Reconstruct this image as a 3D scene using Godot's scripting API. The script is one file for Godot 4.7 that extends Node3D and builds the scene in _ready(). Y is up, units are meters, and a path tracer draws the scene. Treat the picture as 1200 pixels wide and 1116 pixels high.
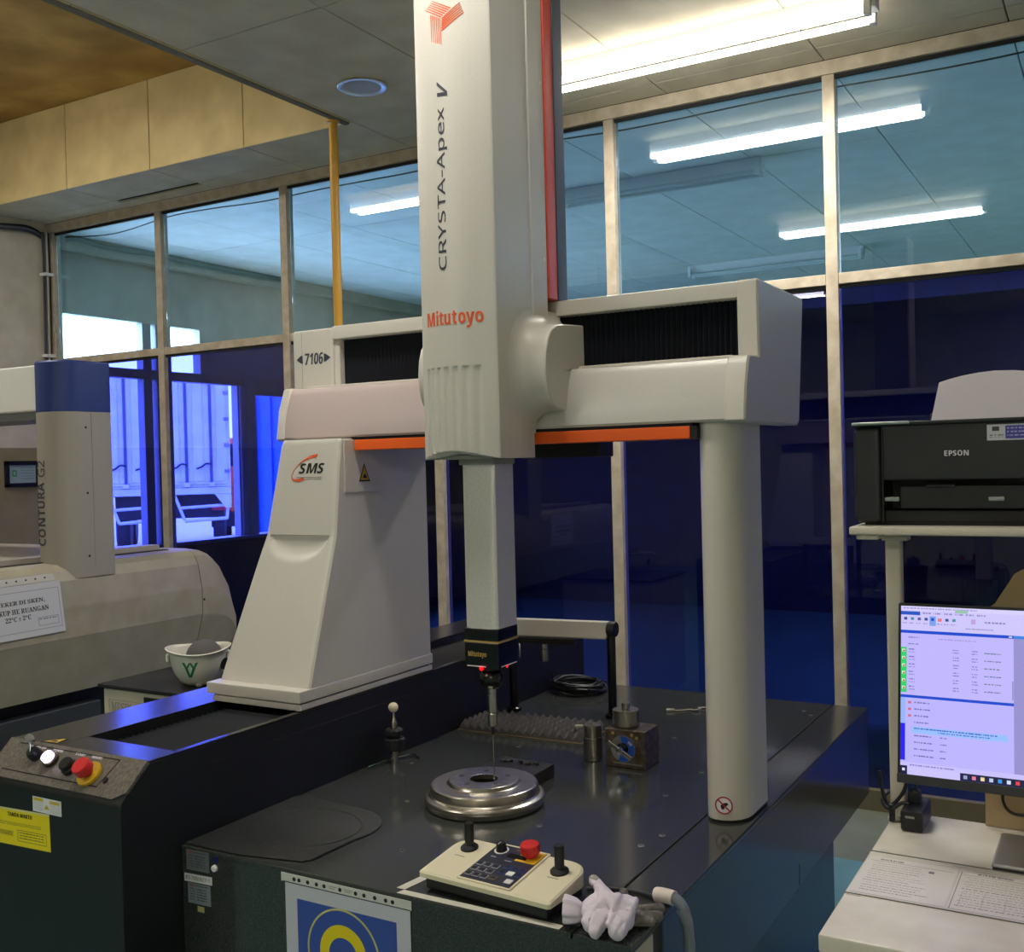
extends Node3D
# An inspection room: a bridge measuring machine on a granite table before a tinted glass partition.

# ---------------------------------------------------------------- mesh builder
class Shape:
	var p := PackedVector3Array()
	var uv := PackedVector2Array()
	var smooth := 38.0
	func tri(a: Vector3, b: Vector3, c: Vector3, ua := Vector2.ZERO, ub := Vector2.ZERO, uc := Vector2.ZERO) -> void:
		p.append(a); p.append(b); p.append(c)
		uv.append(ua); uv.append(ub); uv.append(uc)
	func quad(a: Vector3, b: Vector3, c: Vector3, d: Vector3) -> void:
		tri(a, b, c); tri(a, c, d)
	# turns the triangles added since «from» so that front faces run clockwise seen from outside
	func fix(from: int) -> void:
		var mid := Vector3.ZERO
		for i in range(from, p.size()): mid += p[i]
		mid /= maxf(1.0, p.size() - from)
		var vol := 0.0
		for i in range(from, p.size(), 3): vol += (p[i] - mid).dot((p[i + 1] - mid).cross(p[i + 2] - mid))
		if vol > 0.0:
			for i in range(from, p.size(), 3):
				var t := p[i + 1]; p[i + 1] = p[i + 2]; p[i + 2] = t
				var u := uv[i + 1]; uv[i + 1] = uv[i + 2]; uv[i + 2] = u
	func box(c: Vector3, s: Vector3, r := 0.0, b := Basis.IDENTITY) -> Shape:
		var from := p.size()
		var h := s / 2.0
		for axis in 3:
			for sg in [-1.0, 1.0]:
				var a1 := (axis + 1) % 3
				var a2 := (axis + 2) % 3
				var u := _steps(h[a1], r)
				var v := _steps(h[a2], r)
				var g := []
				for i in u.size():
					var row := []
					for j in v.size():
						var q := Vector3.ZERO
						q[axis] = h[axis] * sg; q[a1] = u[i]; q[a2] = v[j]
						if r > 0.0:
							var inn := Vector3(clampf(q.x, -h.x + r, h.x - r), clampf(q.y, -h.y + r, h.y - r), clampf(q.z, -h.z + r, h.z - r))
							var d := q - inn
							if d.length() > 1e-9: q = inn + d.normalized() * r
						row.append(c + b * q)
					g.append(row)
				for i in u.size() - 1:
					for j in v.size() - 1:
						if sg > 0.0: quad(g[i][j], g[i][j + 1], g[i + 1][j + 1], g[i + 1][j])
						else: quad(g[i][j], g[i + 1][j], g[i + 1][j + 1], g[i][j + 1])
		fix(from)
		return self
	func _steps(h: float, r: float) -> PackedFloat32Array:
		if r <= 0.0: return PackedFloat32Array([-h, h])
		if r < 0.006: return PackedFloat32Array([-h, -h + r, h - r, h])
		return PackedFloat32Array([-h, -h + r * 0.45, -h + r, h - r, h - r * 0.45, h])
	# box between two corners
	func span(a: Vector3, b: Vector3, r := 0.0) -> Shape:
		return box((a + b) / 2.0, (b - a).abs(), r)
	# closed surface through loops of equal length
	func loft(loops: Array, caps := true) -> Shape:
		var from := p.size()
		var n: int = loops[0].size()
		for k in loops.size() - 1:
			var A = loops[k]
			var B = loops[k + 1]
			for i in n:
				var j := (i + 1) % n
				quad(A[i], A[j], B[j], B[i])
		if caps:
			for e in 2:
				var L = loops[0] if e == 0 else loops[loops.size() - 1]
				var c := Vector3.ZERO
				for q in L: c += q
				c /= n
				for i in n:
					var j := (i + 1) % n
					if e == 0: tri(c, L[j], L[i])
					else: tri(c, L[i], L[j])
		fix(from)
		return self
	# outline in (u, v) pushed along w; the outline may be concave
	func prism(poly: PackedVector2Array, o: Vector3, u: Vector3, v: Vector3, w: Vector3, bevel := 0.0) -> Shape:
		var from := p.size()
		var n := poly.size()
		var area := 0.0
		for i in n: area += poly[i].cross(poly[(i + 1) % n])
		var pl := poly.duplicate()
		if area < 0.0: pl.reverse()
		var rings := []
		var wl := w.length()
		var wn := w / wl
		var sets := [[0.0, bevel], [bevel, 0.0], [wl - bevel, 0.0], [wl, bevel]] if bevel > 0.0 else [[0.0, 0.0], [wl, 0.0]]
		var inset := pl.duplicate()
		for i in n:
			var a := pl[(i + n - 1) % n]; var b := pl[i]; var c := pl[(i + 1) % n]
			var n1 := (b - a).normalized().orthogonal(); var n2 := (c - b).normalized().orthogonal()
			n1 = Vector2(-(b - a).normalized().y, (b - a).normalized().x); n2 = Vector2(-(c - b).normalized().y, (c - b).normalized().x)
			var m := (n1 + n2)
			m = m / maxf(0.35, m.dot(n1) if m.length() > 1e-6 else 1.0)
			inset[i] = b + m * bevel
		for s in sets:
			var src := inset if s[1] > 0.0 else pl
			var L := PackedVector3Array()
			for q in src: L.append(o + u * q.x + v * q.y + wn * s[0])
			rings.append(L)
		for k in rings.size() - 1:
			for i in n:
				var j := (i + 1) % n
				quad(rings[k][i], rings[k][j], rings[k + 1][j], rings[k + 1][i])
		var src2 := inset if bevel > 0.0 else pl
		var t := Geometry2D.triangulate_polygon(src2)
		var last: int = rings.size() - 1
		for i in range(0, t.size(), 3):
			var ia := t[i]; var ib := t[i + 1]; var ic := t[i + 2]
			if (src2[ib] - src2[ia]).cross(src2[ic] - src2[ia]) < 0.0:
				var sw := ib; ib = ic; ic = sw
			tri(rings[0][ia], rings[0][ic], rings[0][ib])
			tri(rings[last][ia], rings[last][ib], rings[last][ic])
		fix(from)
		return self
	# profile of (radius, height) turned about the y axis of b at o
	func lathe(prof: Array, o := Vector3.ZERO, b := Basis.IDENTITY, seg := 32) -> Shape:
		var from := p.size()
		var loops := []
		for q in prof:
			var L := PackedVector3Array()
			for i in seg:
				var a := TAU * i / seg
				L.append(o + b * Vector3(q.x * cos(a), q.y, q.x * sin(a)))
			loops.append(L)
		return loft(loops, not (prof[0] as Vector2).is_equal_approx(prof[prof.size() - 1]) and (prof[0].x > 1e-5 or prof[prof.size() - 1].x > 1e-5))
	func ball(o: Vector3, r: float, seg := 24) -> Shape:
		var pr := []
		for i in 13: pr.append(Vector2(r * sin(PI * i / 12.0), -r * cos(PI * i / 12.0)))
		return lathe(pr, o, Basis.IDENTITY, seg)
	func tube(path: Array, r: float, seg := 8, r2 := -1.0) -> Shape:
		var loops := []
		var up := Vector3.UP
		for k in path.size():
			var d: Vector3 = (path[mini(k + 1, path.size() - 1)] - path[maxi(k - 1, 0)]).normalized()
			if absf(d.dot(up)) > 0.97: up = Vector3.RIGHT if absf(d.x) < 0.9 else Vector3.FORWARD
			var s := d.cross(up).normalized()
			up = s.cross(d).normalized()
			var rr := r if r2 < 0.0 else lerpf(r, r2, float(k) / (path.size() - 1))
			var L := PackedVector3Array()
			for i in seg:
				var a := TAU * i / seg
				L.append(path[k] + s * cos(a) * rr + up * sin(a) * rr)
			loops.append(L)
		return loft(loops)
	# flat sheet with thickness t whose front carries the texture; o is its lower left corner, ux and uy its sides
	func card(o: Vector3, ux: Vector3, uy: Vector3, t := 0.0004) -> Shape:
		var from := p.size()
		var n := ux.cross(uy).normalized() * t
		var a := o + n; var b := o + ux + n; var c := o + ux + uy + n; var d := o + uy + n
		tri(a, b, c, Vector2(0, 1), Vector2(1, 1), Vector2(1, 0)); tri(a, c, d, Vector2(0, 1), Vector2(1, 0), Vector2(0, 0))
		quad(o, o + uy, o + ux + uy, o + ux)
		quad(o, o + ux, b, a); quad(o + ux, o + ux + uy, c, b); quad(o + ux + uy, o + uy, d, c); quad(o + uy, o, a, d)
		fix(from)
		return self
	func mesh(off := Vector3.ZERO) -> ArrayMesh:
		var n := p.size()
		var fn := PackedVector3Array()
		var at := {}
		for i in range(0, n, 3):
			var nn := (p[i + 2] - p[i]).cross(p[i + 1] - p[i])
			fn.append(nn)
			for k in 3:
				var key := Vector3i((p[i + k] * 20000.0).round())
				if at.has(key): at[key].append(i / 3)
				else: at[key] = [i / 3]
		var lim := cos(deg_to_rad(smooth))
		var nor := PackedVector3Array(); nor.resize(n)
		var pos := PackedVector3Array(); pos.resize(n)
		for i in n:
			var f := fn[i / 3]
			var fl := f.normalized()
			var acc := Vector3.ZERO
			for j in at[Vector3i((p[i] * 20000.0).round())]:
				if fn[j].normalized().dot(fl) >= lim: acc += fn[j]
			nor[i] = acc.normalized() if acc.length() > 1e-14 else Vector3.UP
			pos[i] = p[i] - off
		var arr := []
		arr.resize(Mesh.ARRAY_MAX)
		arr[Mesh.ARRAY_VERTEX] = pos; arr[Mesh.ARRAY_NORMAL] = nor; arr[Mesh.ARRAY_TEX_UV] = uv
		var am := ArrayMesh.new()
		am.add_surface_from_arrays(Mesh.PRIMITIVE_TRIANGLES, arr)
		return am

func sh() -> Shape: return Shape.new()
func V(x: float, y: float, z: float) -> Vector3: return Vector3(x, y, z)

# ---------------------------------------------------------------- naming and building
var taken := {}
func numbered(parent: Node, called: String) -> String:
	var key := str(parent.get_instance_id()) + called
	var k: int = taken.get(key, 0)
	taken[key] = k + 1
	return called if k == 0 else "%s_%03d" % [called, k]

func base_of(n: Node) -> Vector3:
	var s := Vector3.ZERO
	while n is Node3D and n != self:
		s += n.position
		n = n.get_parent()
	return s

func thing(called: String, label: String, category: String, at := Vector3.ZERO, group := "") -> Node3D:
	var o := Node3D.new()
	o.name = numbered(self, called)
	add_child(o, true)
	o.position = at
	o.set_meta("label", label); o.set_meta("category", category)
	if group: o.set_meta("group", group)
	return o

func structure(called: String, label := "") -> Node3D:
	var o := Node3D.new()
	o.name = numbered(self, called)
	add_child(o, true)
	o.set_meta("kind", "structure")
	if label: o.set_meta("label", label)
	return o

# shapes are written in room coordinates and moved to their parent's base
func part(parent: Node3D, called: String, s: Shape, m: Material, label := "") -> MeshInstance3D:
	return inst(parent, called, s.mesh(base_of(parent)), m, Vector3.ZERO, label)

func inst(parent: Node3D, called: String, me: Mesh, m: Material, at := Vector3.ZERO, label := "") -> MeshInstance3D:
	var o := MeshInstance3D.new()
	o.name = numbered(parent, called)
	o.mesh = me
	o.material_override = m
	o.position = at
	parent.add_child(o, true)
	if label: o.set_meta("label", label)
	return o

func single(called: String, label: String, category: String, at: Vector3, s: Shape, m: Material, group := "") -> MeshInstance3D:
	var o := inst(self, called, s.mesh(at), m, at)
	o.set_meta("label", label); o.set_meta("category", category)
	if group: o.set_meta("group", group)
	return o

# ---------------------------------------------------------------- materials
func col(r: int, g: int, b: int) -> Color: return Color8(r, g, b)

func mat(c: Color, rough := 0.5, metal := 0.0, spec := 0.5) -> StandardMaterial3D:
	var m := StandardMaterial3D.new()
	m.albedo_color = c; m.roughness = rough; m.metallic = metal; m.metallic_specular = spec
	return m

func noise_tex(freq: float, lo: Color, hi: Color, seed_: int, size := 256, oct := 4, kind := FastNoiseLite.TYPE_SIMPLEX) -> NoiseTexture2D:
	var n := FastNoiseLite.new()
	n.noise_type = kind; n.frequency = freq; n.seed = seed_; n.fractal_octaves = oct
	var g := Gradient.new()
	g.set_color(0, lo); g.set_color(1, hi)
	var t := NoiseTexture2D.new()
	t.width = size; t.height = size; t.seamless = true; t.noise = n; t.color_ramp = g
	return t

# a colour with a grain: the texture multiplies the colour, world triplanar, «per» repeats each metre
func grained(c: Color, rough: float, metal: float, t: Texture2D, per: float, relief := 0.0, bump: Texture2D = null) -> StandardMaterial3D:
	var m := mat(c, rough, metal)
	m.uv1_triplanar = true; m.uv1_world_triplanar = true; m.uv1_scale = Vector3.ONE * per
	m.albedo_texture = t
	if bump:
		m.heightmap_enabled = true; m.heightmap_texture = bump; m.heightmap_scale = relief
	return m

func glow(c: Color, e: float) -> StandardMaterial3D:
	var m := mat(c, 0.5)
	m.emission_enabled = true; m.emission = c; m.emission_energy_multiplier = e
	return m

func tinted(c: Color, ior_scale := 0.05) -> StandardMaterial3D:
	var m := mat(Color(c.r, c.g, c.b, 0.0), 0.0)
	m.transparency = BaseMaterial3D.TRANSPARENCY_ALPHA
	m.refraction_enabled = true; m.refraction_scale = ior_scale
	return m

func clear_sheet(a: float) -> StandardMaterial3D:
	var m := mat(Color(1, 1, 1, a), 0.3)
	m.transparency = BaseMaterial3D.TRANSPARENCY_ALPHA
	return m

func picture(im: Image, rough := 0.6) -> StandardMaterial3D:
	var m := mat(Color.WHITE, rough)
	m.albedo_texture = ImageTexture.create_from_image(im)
	return m

func blank(w: int, h: int, c: Color) -> Image:
	var im := Image.create(w, h, false, Image.FORMAT_RGB8)
	im.fill(c)
	return im

# a row of print too small to read: strokes of varied length
func scribble(im: Image, x0: int, y: int, x1: int, hgt: int, c: Color, rng: RandomNumberGenerator) -> void:
	var x := x0
	while x < x1:
		var w := rng.randi_range(2, 9)
		im.fill_rect(Rect2i(x, y, mini(w, x1 - x), hgt), c)
		x += w + rng.randi_range(1, 4)

var fonts := {}
func font(face := "Droid Sans", bold := false) -> SystemFont:
	var k := face + str(bold)
	if not fonts.has(k):
		var f := SystemFont.new()
		f.font_names = PackedStringArray([face])
		f.font_weight = 700 if bold else 400
		fonts[k] = f
	return fonts[k]

# lettering fitted into ux by uy from its lower left corner o, standing t proud; bend moves each vertex onto a curved face
func letters(parent: Node3D, text: String, o: Vector3, ux: Vector3, uy: Vector3, m: Material, bold := false, t := 0.0006, slant := 0.0, face := "Droid Sans", bend = null) -> MeshInstance3D:
	var tm := TextMesh.new()
	tm.text = text; tm.font = font(face, bold); tm.font_size = 32; tm.pixel_size = 0.01; tm.depth = 0.02; tm.curve_step = 2.0
	var a := tm.get_mesh_arrays() if tm.has_method("get_mesh_arrays") else tm.surface_get_arrays(0)
	var v: PackedVector3Array = a[Mesh.ARRAY_VERTEX]
	if v.is_empty():
		a = tm.surface_get_arrays(0)
		v = a[Mesh.ARRAY_VERTEX]
	var ix: PackedInt32Array = a[Mesh.ARRAY_INDEX] if a[Mesh.ARRAY_INDEX] != null else PackedInt32Array(range(v.size()))
	var lo := v[0]; var hi := v[0]
	for q in v: lo = lo.min(q); hi = hi.max(q)
	var sz := (hi - lo).max(Vector3.ONE * 1e-6)
	var nn := ux.cross(uy).normalized()
	var out := PackedVector3Array()
	for q in v:
		var f := (q - lo) / sz
		var w := o + ux * f.x + uy * f.y + ux.normalized() * uy.length() * slant * f.y + nn * t * f.z
		if bend != null: w = bend.call(w, t * f.z)
		out.append(w)
	var s := sh()
	for i in range(0, ix.size(), 3): s.tri(out[ix[i]], out[ix[i + 1]], out[ix[i + 2]])
	s.smooth = 10.0
	return part(parent, "lettering", s, m)

# signed-distance solid of joined tapered bones [a, b, ra, rb, blend] meshed as surface nets
func nets(s: Shape, bones: Array, cell: float, dent = null) -> void:
	var lo := Vector3.INF; var hi := -Vector3.INF
	for b in bones:
		var m := Vector3.ONE * (maxf(b[2], b[3]) + cell * 2.0)
		lo = lo.min(b[0] - m).min(b[1] - m); hi = hi.max(b[0] + m).max(b[1] + m)
	var n := Vector3i(((hi - lo) / cell).ceil()) + Vector3i.ONE
	var f := PackedFloat32Array(); f.resize(n.x * n.y * n.z); f.fill(1.0)
	for k in n.z:
		for j in n.y:
			for i in n.x:
				var q := lo + Vector3(i, j, k) * cell
				var d := 1.0
				for b in bones:
					var ab: Vector3 = b[1] - b[0]
					var t := clampf((q - b[0]).dot(ab) / maxf(ab.length_squared(), 1e-12), 0.0, 1.0)
					var e: float = (q - b[0] - ab * t).length() - lerpf(b[2], b[3], t)
					var kk: float = b[4]
					var hh := maxf(kk - absf(d - e), 0.0) / kk
					d = minf(d, e) - hh * hh * kk * 0.25
				if dent != null and absf(d) < 0.02: d = dent.call(q, d)
				f[i + n.x * (j + n.y * k)] = d
	var vert := {}
	var from := s.p.size()
	var tris := []
	for k in n.z - 1:
		for j in n.y - 1:
			for i in n.x - 1:
				var sum := Vector3.ZERO
				var cnt := 0
				for e in 12:
					var ax := e / 4
					var o := Vector3i.ZERO
					o[(ax + 1) % 3] = e & 1; o[(ax + 2) % 3] = (e >> 1) & 1
					var c0 := Vector3i(i, j, k) + o
					var c1 := c0; c1[ax] += 1
					var d0 := f[c0.x + n.x * (c0.y + n.y * c0.z)]
					var d1 := f[c1.x + n.x * (c1.y + n.y * c1.z)]
					if (d0 < 0.0) != (d1 < 0.0):
						sum += Vector3(c0).lerp(Vector3(c1), d0 / (d0 - d1)); cnt += 1
				if cnt > 0: vert[Vector3i(i, j, k)] = lo + sum / cnt * cell
	for c in vert:
		for ax in 3:
			var c1: Vector3i = c; c1[ax] += 1
			var i0: int = c.x + n.x * (c.y + n.y * c.z)
			var i1: int = c1.x + n.x * (c1.y + n.y * c1.z)
			if (f[i0] < 0.0) == (f[i1] < 0.0): continue
			var a1 := (ax + 1) % 3; var a2 := (ax + 2) % 3
			var p0: Vector3i = c; var p1: Vector3i = c; var p2: Vector3i = c; var p3: Vector3i = c
			p1[a1] -= 1; p2[a1] -= 1; p2[a2] -= 1; p3[a2] -= 1
			if not (vert.has(p1) and vert.has(p2) and vert.has(p3)): continue
			if f[i0] < 0.0: s.quad(vert[p0], vert[p3], vert[p2], vert[p1])
			else: s.quad(vert[p0], vert[p1], vert[p2], vert[p3])
	s.fix(from)

func spline(pts: Array, per := 6) -> Array:
	var out := []
	for i in pts.size() - 1:
		var a: Vector3 = pts[maxi(i - 1, 0)]; var b: Vector3 = pts[i]; var c: Vector3 = pts[i + 1]; var d: Vector3 = pts[mini(i + 2, pts.size() - 1)]
		for k in per: out.append(b.cubic_interpolate(c, a, d, float(k) / per))
	out.append(pts[pts.size() - 1])
	return out

func arc_points(cx: float, cy: float, r: float, a0: float, a1: float, n: int) -> PackedVector2Array:
	var out := PackedVector2Array()
	for i in n + 1:
		var a := lerpf(a0, a1, float(i) / n)
		out.append(Vector2(cx + r * cos(a), cy + r * sin(a)))
	return out

# ---------------------------------------------------------------- the scene
var M := {}
var rng := RandomNumberGenerator.new()

func _ready() -> void:
	rng.seed = 7
	# camera
	var cam := Camera3D.new()
	cam.name = "camera"
	cam.fov = 48.63
	cam.near = 0.05; cam.far = 200.0
	cam.transform = Transform3D(Basis(V(0.863891, -0.025251, -0.503045), V(0.01541, 0.9996, -0.023711), V(0.503442, 0.012732, 0.863935)).orthonormalized(), V(0, 1.45, 0))
	add_child(cam)
	cam.current = true
	# sky and exposure
	var sm := ProceduralSkyMaterial.new()
	sm.sky_top_color = col(214, 228, 250); sm.sky_horizon_color = col(245, 248, 252)
	sm.ground_bottom_color = col(120, 118, 112); sm.ground_horizon_color = col(170, 170, 168)
	sm.sky_energy_multiplier = 4.2; sm.ground_energy_multiplier = 2.0
	sm.sun_angle_max = 0.0
	var sky := Sky.new(); sky.sky_material = sm
	var env := Environment.new()
	env.background_mode = Environment.BG_SKY; env.sky = sky
	env.tonemap_mode = Environment.TONE_MAPPER_LINEAR
	env.tonemap_exposure = 1.06
	env.sdfgi_enabled = true; env.ssao_enabled = true; env.ssil_enabled = true
	var we := WorldEnvironment.new(); we.name = "world"; we.environment = env
	add_child(we)
	var sun := DirectionalLight3D.new(); sun.name = "sun"
	sun.light_color = Color(1.0, 0.97, 0.92); sun.light_energy = 12.0; sun.light_angular_distance = 0.6; sun.shadow_enabled = true
	sun.basis = Basis.looking_at(-V(-0.55, 0.78, -0.30).normalized(), Vector3.UP)
	add_child(sun)
	materials()
	# the setting
	shell()
	partition()
	next_room()
	outside()
	lamp(-2.08, -0.72, 3.06, -3.835, true, "lit twin tube ceiling lamp right above the glass partition", 1.4)
	lamp(-2.08, -0.72, 3.06, -1.55, true, "lit twin tube ceiling lamp hung over the front of the granite table", 0.8)
	lamp(-3.75, -2.40, 3.06, 1.30, true, "lit twin tube ceiling lamp over the middle of the room behind the viewer", 1.3)
	lamp(-5.26, -3.92, 3.54, -2.25, true, "lit twin tube ceiling lamp in the yellow ceiling recess", 1.6)
	lamp(0.25, 1.61, 3.06, 3.2, true, "added unseen twin tube ceiling lamp at the right, far behind the viewer", 2.6)  # added out of view to brighten the desk and printer
	lamp(0.20, 1.55, 3.06, -6.3, true, "added unseen twin tube lamp at the right end of the next room, nearer the glass", 14.0)  # unseen fill lamp, added to lift the next room's ceiling
	lamp(0.20, 1.55, 3.06, -8.3, true, "added unseen twin tube lamp at the right end of the next room, farther back", 14.0)  # second added lamp, also hidden, for the same ceiling
	lamp(-2.90, -1.66, 3.06, -5.62, false, "unlit dusty batten lamp on the next room's ceiling, nearer the glass", 0.0)
	lamp(-3.15, -1.72, 3.06, -8.45, false, "unlit dusty batten lamp far back on the next room's ceiling", 0.0)
	# the machine, largest first
	machine()
	second_machine()
	desk()
	on_table()
	pendant()
	fittings()

func materials() -> void:
	var fine := noise_tex(0.35, Color(0.86, 0.86, 0.86), Color(1, 1, 1), 3)
	var blot := noise_tex(0.012, Color(0.90, 0.89, 0.87), Color(1, 1, 1), 5, 512, 5)
	var speck := noise_tex(0.45, Color(0.45, 0.45, 0.45), Color(1, 1, 1), 9, 512, 3, FastNoiseLite.TYPE_VALUE)
	M.cream = grained(col(219, 213, 202), 0.38, 0.0, fine, 5.0)
	M.cream_cover = grained(col(214, 209, 200), 0.34, 0.05, fine, 5.0)
	M.cover_reflected_tint = grained(col(205, 186, 183), 0.32, 0.05, fine, 5.0)  # same cover paint with reflected mauve light put into its colour
	M.under = mat(col(150, 148, 140), 0.6)
	M.dark_gap = mat(col(22, 22, 24), 0.7)
	M.black_paint = grained(col(30, 34, 36), 0.5, 0.0, speck, 3.0)
	M.hammer = grained(col(158, 150, 138), 0.42, 0.3, speck, 1.6)
	M.granite = grained(col(80, 83, 80), 0.13, 0.0, speck, 3.3)
	M.satin_black = grained(col(74, 72, 68), 0.20, 0.6, fine, 8.0)
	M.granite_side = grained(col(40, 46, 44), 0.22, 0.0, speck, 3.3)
	M.rubber = grained(col(26, 27, 30), 0.7, 0.0, fine, 8.0)
	M.bellows = mat(col(24, 27, 36), 0.55)
	M.orange = mat(col(240, 96, 24), 0.42)
	M.orange_red = mat(col(214, 78, 52), 0.45)
	M.slate = mat(col(66, 70, 84), 0.5)
	M.alu = grained(col(232, 228, 222), 0.36, 0.35, noise_tex(0.2, Color(0.9, 0.9, 0.9), Color(1, 1, 1), 21), 3.0)
	M.steel = grained(col(178, 172, 162), 0.27, 0.95, fine, 9.0)
	M.steel_dark = grained(col(120, 110, 98), 0.33, 0.9, speck, 6.0)
	M.chrome = mat(col(220, 220, 222), 0.12, 1.0)
	M.brass = mat(col(200, 168, 92), 0.4, 0.3)
	M.black_plastic = mat(col(20, 20, 23), 0.42)
	M.black_gloss = mat(col(12, 13, 15), 0.2)
	M.ink = mat(col(56, 58, 72), 0.5)
	M.ink_black = mat(col(20, 20, 22), 0.6)
	M.ink_orange = mat(col(228, 90, 40), 0.5)
	M.ink_red = mat(col(160, 30, 42), 0.5)
	M.ink_green = mat(col(24, 110, 72), 0.5)
	M.white_plastic = mat(col(232, 230, 226), 0.45)
	M.paper = mat(col(226, 220, 226), 0.8)
	M.yellow = mat(col(238, 214, 16), 0.55)
	M.warn = mat(col(206, 164, 32), 0.5)
	M.red = mat(col(206, 40, 40), 0.4)
	M.contura = grained(col(164, 157, 138), 0.45, 0.0, blot, 1.0)
	M.contura_column = grained(col(170, 163, 152), 0.42, 0.0, fine, 5.0)
	M.contura_blue = mat(col(32, 54, 120), 0.42)
	M.wall = grained(col(214, 206, 188), 0.8, 0.0, blot, 0.6)
	M.khaki = grained(col(150, 138, 108), 0.75, 0.0, blot, 0.6)
	M.ceiling = grained(col(222, 211, 184), 0.75, 0.0, blot, 0.5)
	M.recess = grained(col(214, 178, 104), 0.8, 0.0, noise_tex(0.008, Color(0.74, 0.70, 0.62), Color(1, 1, 1), 14, 512, 5), 0.4)
	M.fascia = grained(col(238, 216, 160), 0.75, 0.0, blot, 0.5)
	M.frame = grained(col(206, 194, 174), 0.5, 0.1, noise_tex(0.02, Color(0.84, 0.82, 0.78), Color(1, 1, 1), 17, 512, 5), 0.9)
	M.floor = grained(col(112, 164, 168), 0.35, 0.0, blot, 0.7)
	M.floor_edge = grained(col(128, 136, 116), 0.5, 0.0, blot, 0.7)
	M.rail = grained(col(120, 112, 88), 0.6, 0.0, blot, 0.9)
	M.far_wall = grained(col(168, 172, 158), 0.85, 0.0, blot, 0.5)
	M.blue_paint = grained(col(20, 92, 200), 0.55, 0.0, blot, 0.6)
	M.glass_upper = tinted(Color(0.43, 0.70, 1.0).linear_to_srgb(), 0.085)
	M.glass_lower = tinted(Color(0.027, 0.038, 0.33).linear_to_srgb())
	M.desk = grained(col(236, 229, 215), 0.25, 0.0, blot, 0.8)
	M.shelf = mat(col(206, 198, 180), 0.4)
	M.kraft = grained(col(184, 160, 118), 0.8, 0.0, fine, 6.0)
	M.silver = mat(col(170, 170, 170), 0.3, 0.8)
	M.foam = grained(col(102, 97, 98), 0.9, 0.0, fine, 12.0)
	M.pole = mat(col(212, 158, 50), 0.4)
	M.cable = mat(col(22, 23, 26), 0.45)
	M.lamp_white = mat(col(228, 226, 220), 0.45)
	M.tube_lit = glow(Color(1.0, 0.985, 0.955), 17.0)
	M.tube_dead = mat(col(200, 204, 204), 0.3)
	M.led_red = glow(Color(1.0, 0.03, 0.05), 2.5)
	M.lit_button = glow(Color(0.95, 0.85, 1.0), 3.0)
	M.truck_white = grained(col(214, 218, 222), 0.5, 0.0, blot, 0.4)
	M.truck_grey = mat(col(120, 124, 128), 0.5, 0.3)
	M.post_grey = mat(col(164, 168, 176), 0.5)
	M.truck_dark = mat(col(22, 22, 24), 0.6)

# ---------------------------------------------------------------- room
func panels(root: Node3D, xs: PackedFloat32Array, zs: PackedFloat32Array, y: float, m: Material, gap := 0.005) -> void:
	for i in xs.size() - 1:
		for j in zs.size() - 1:
			var w := xs[i + 1] - xs[i] - gap; var d := zs[j + 1] - zs[j] - gap
			inst(root, "panel", cached_box(w, 0.012, d), m, V((xs[i] + xs[i + 1]) / 2.0, y + 0.006, (zs[j] + zs[j + 1]) / 2.0))

var boxes := {}
func cached_box(w: float, h: float, d: float, r := 0.0015) -> Mesh:
	var k := "%.4f %.4f %.4f %.4f" % [w, h, d, r]
	if not boxes.has(k): boxes[k] = sh().box(Vector3.ZERO, V(w, h, d), r).mesh()
	return boxes[k]

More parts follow.
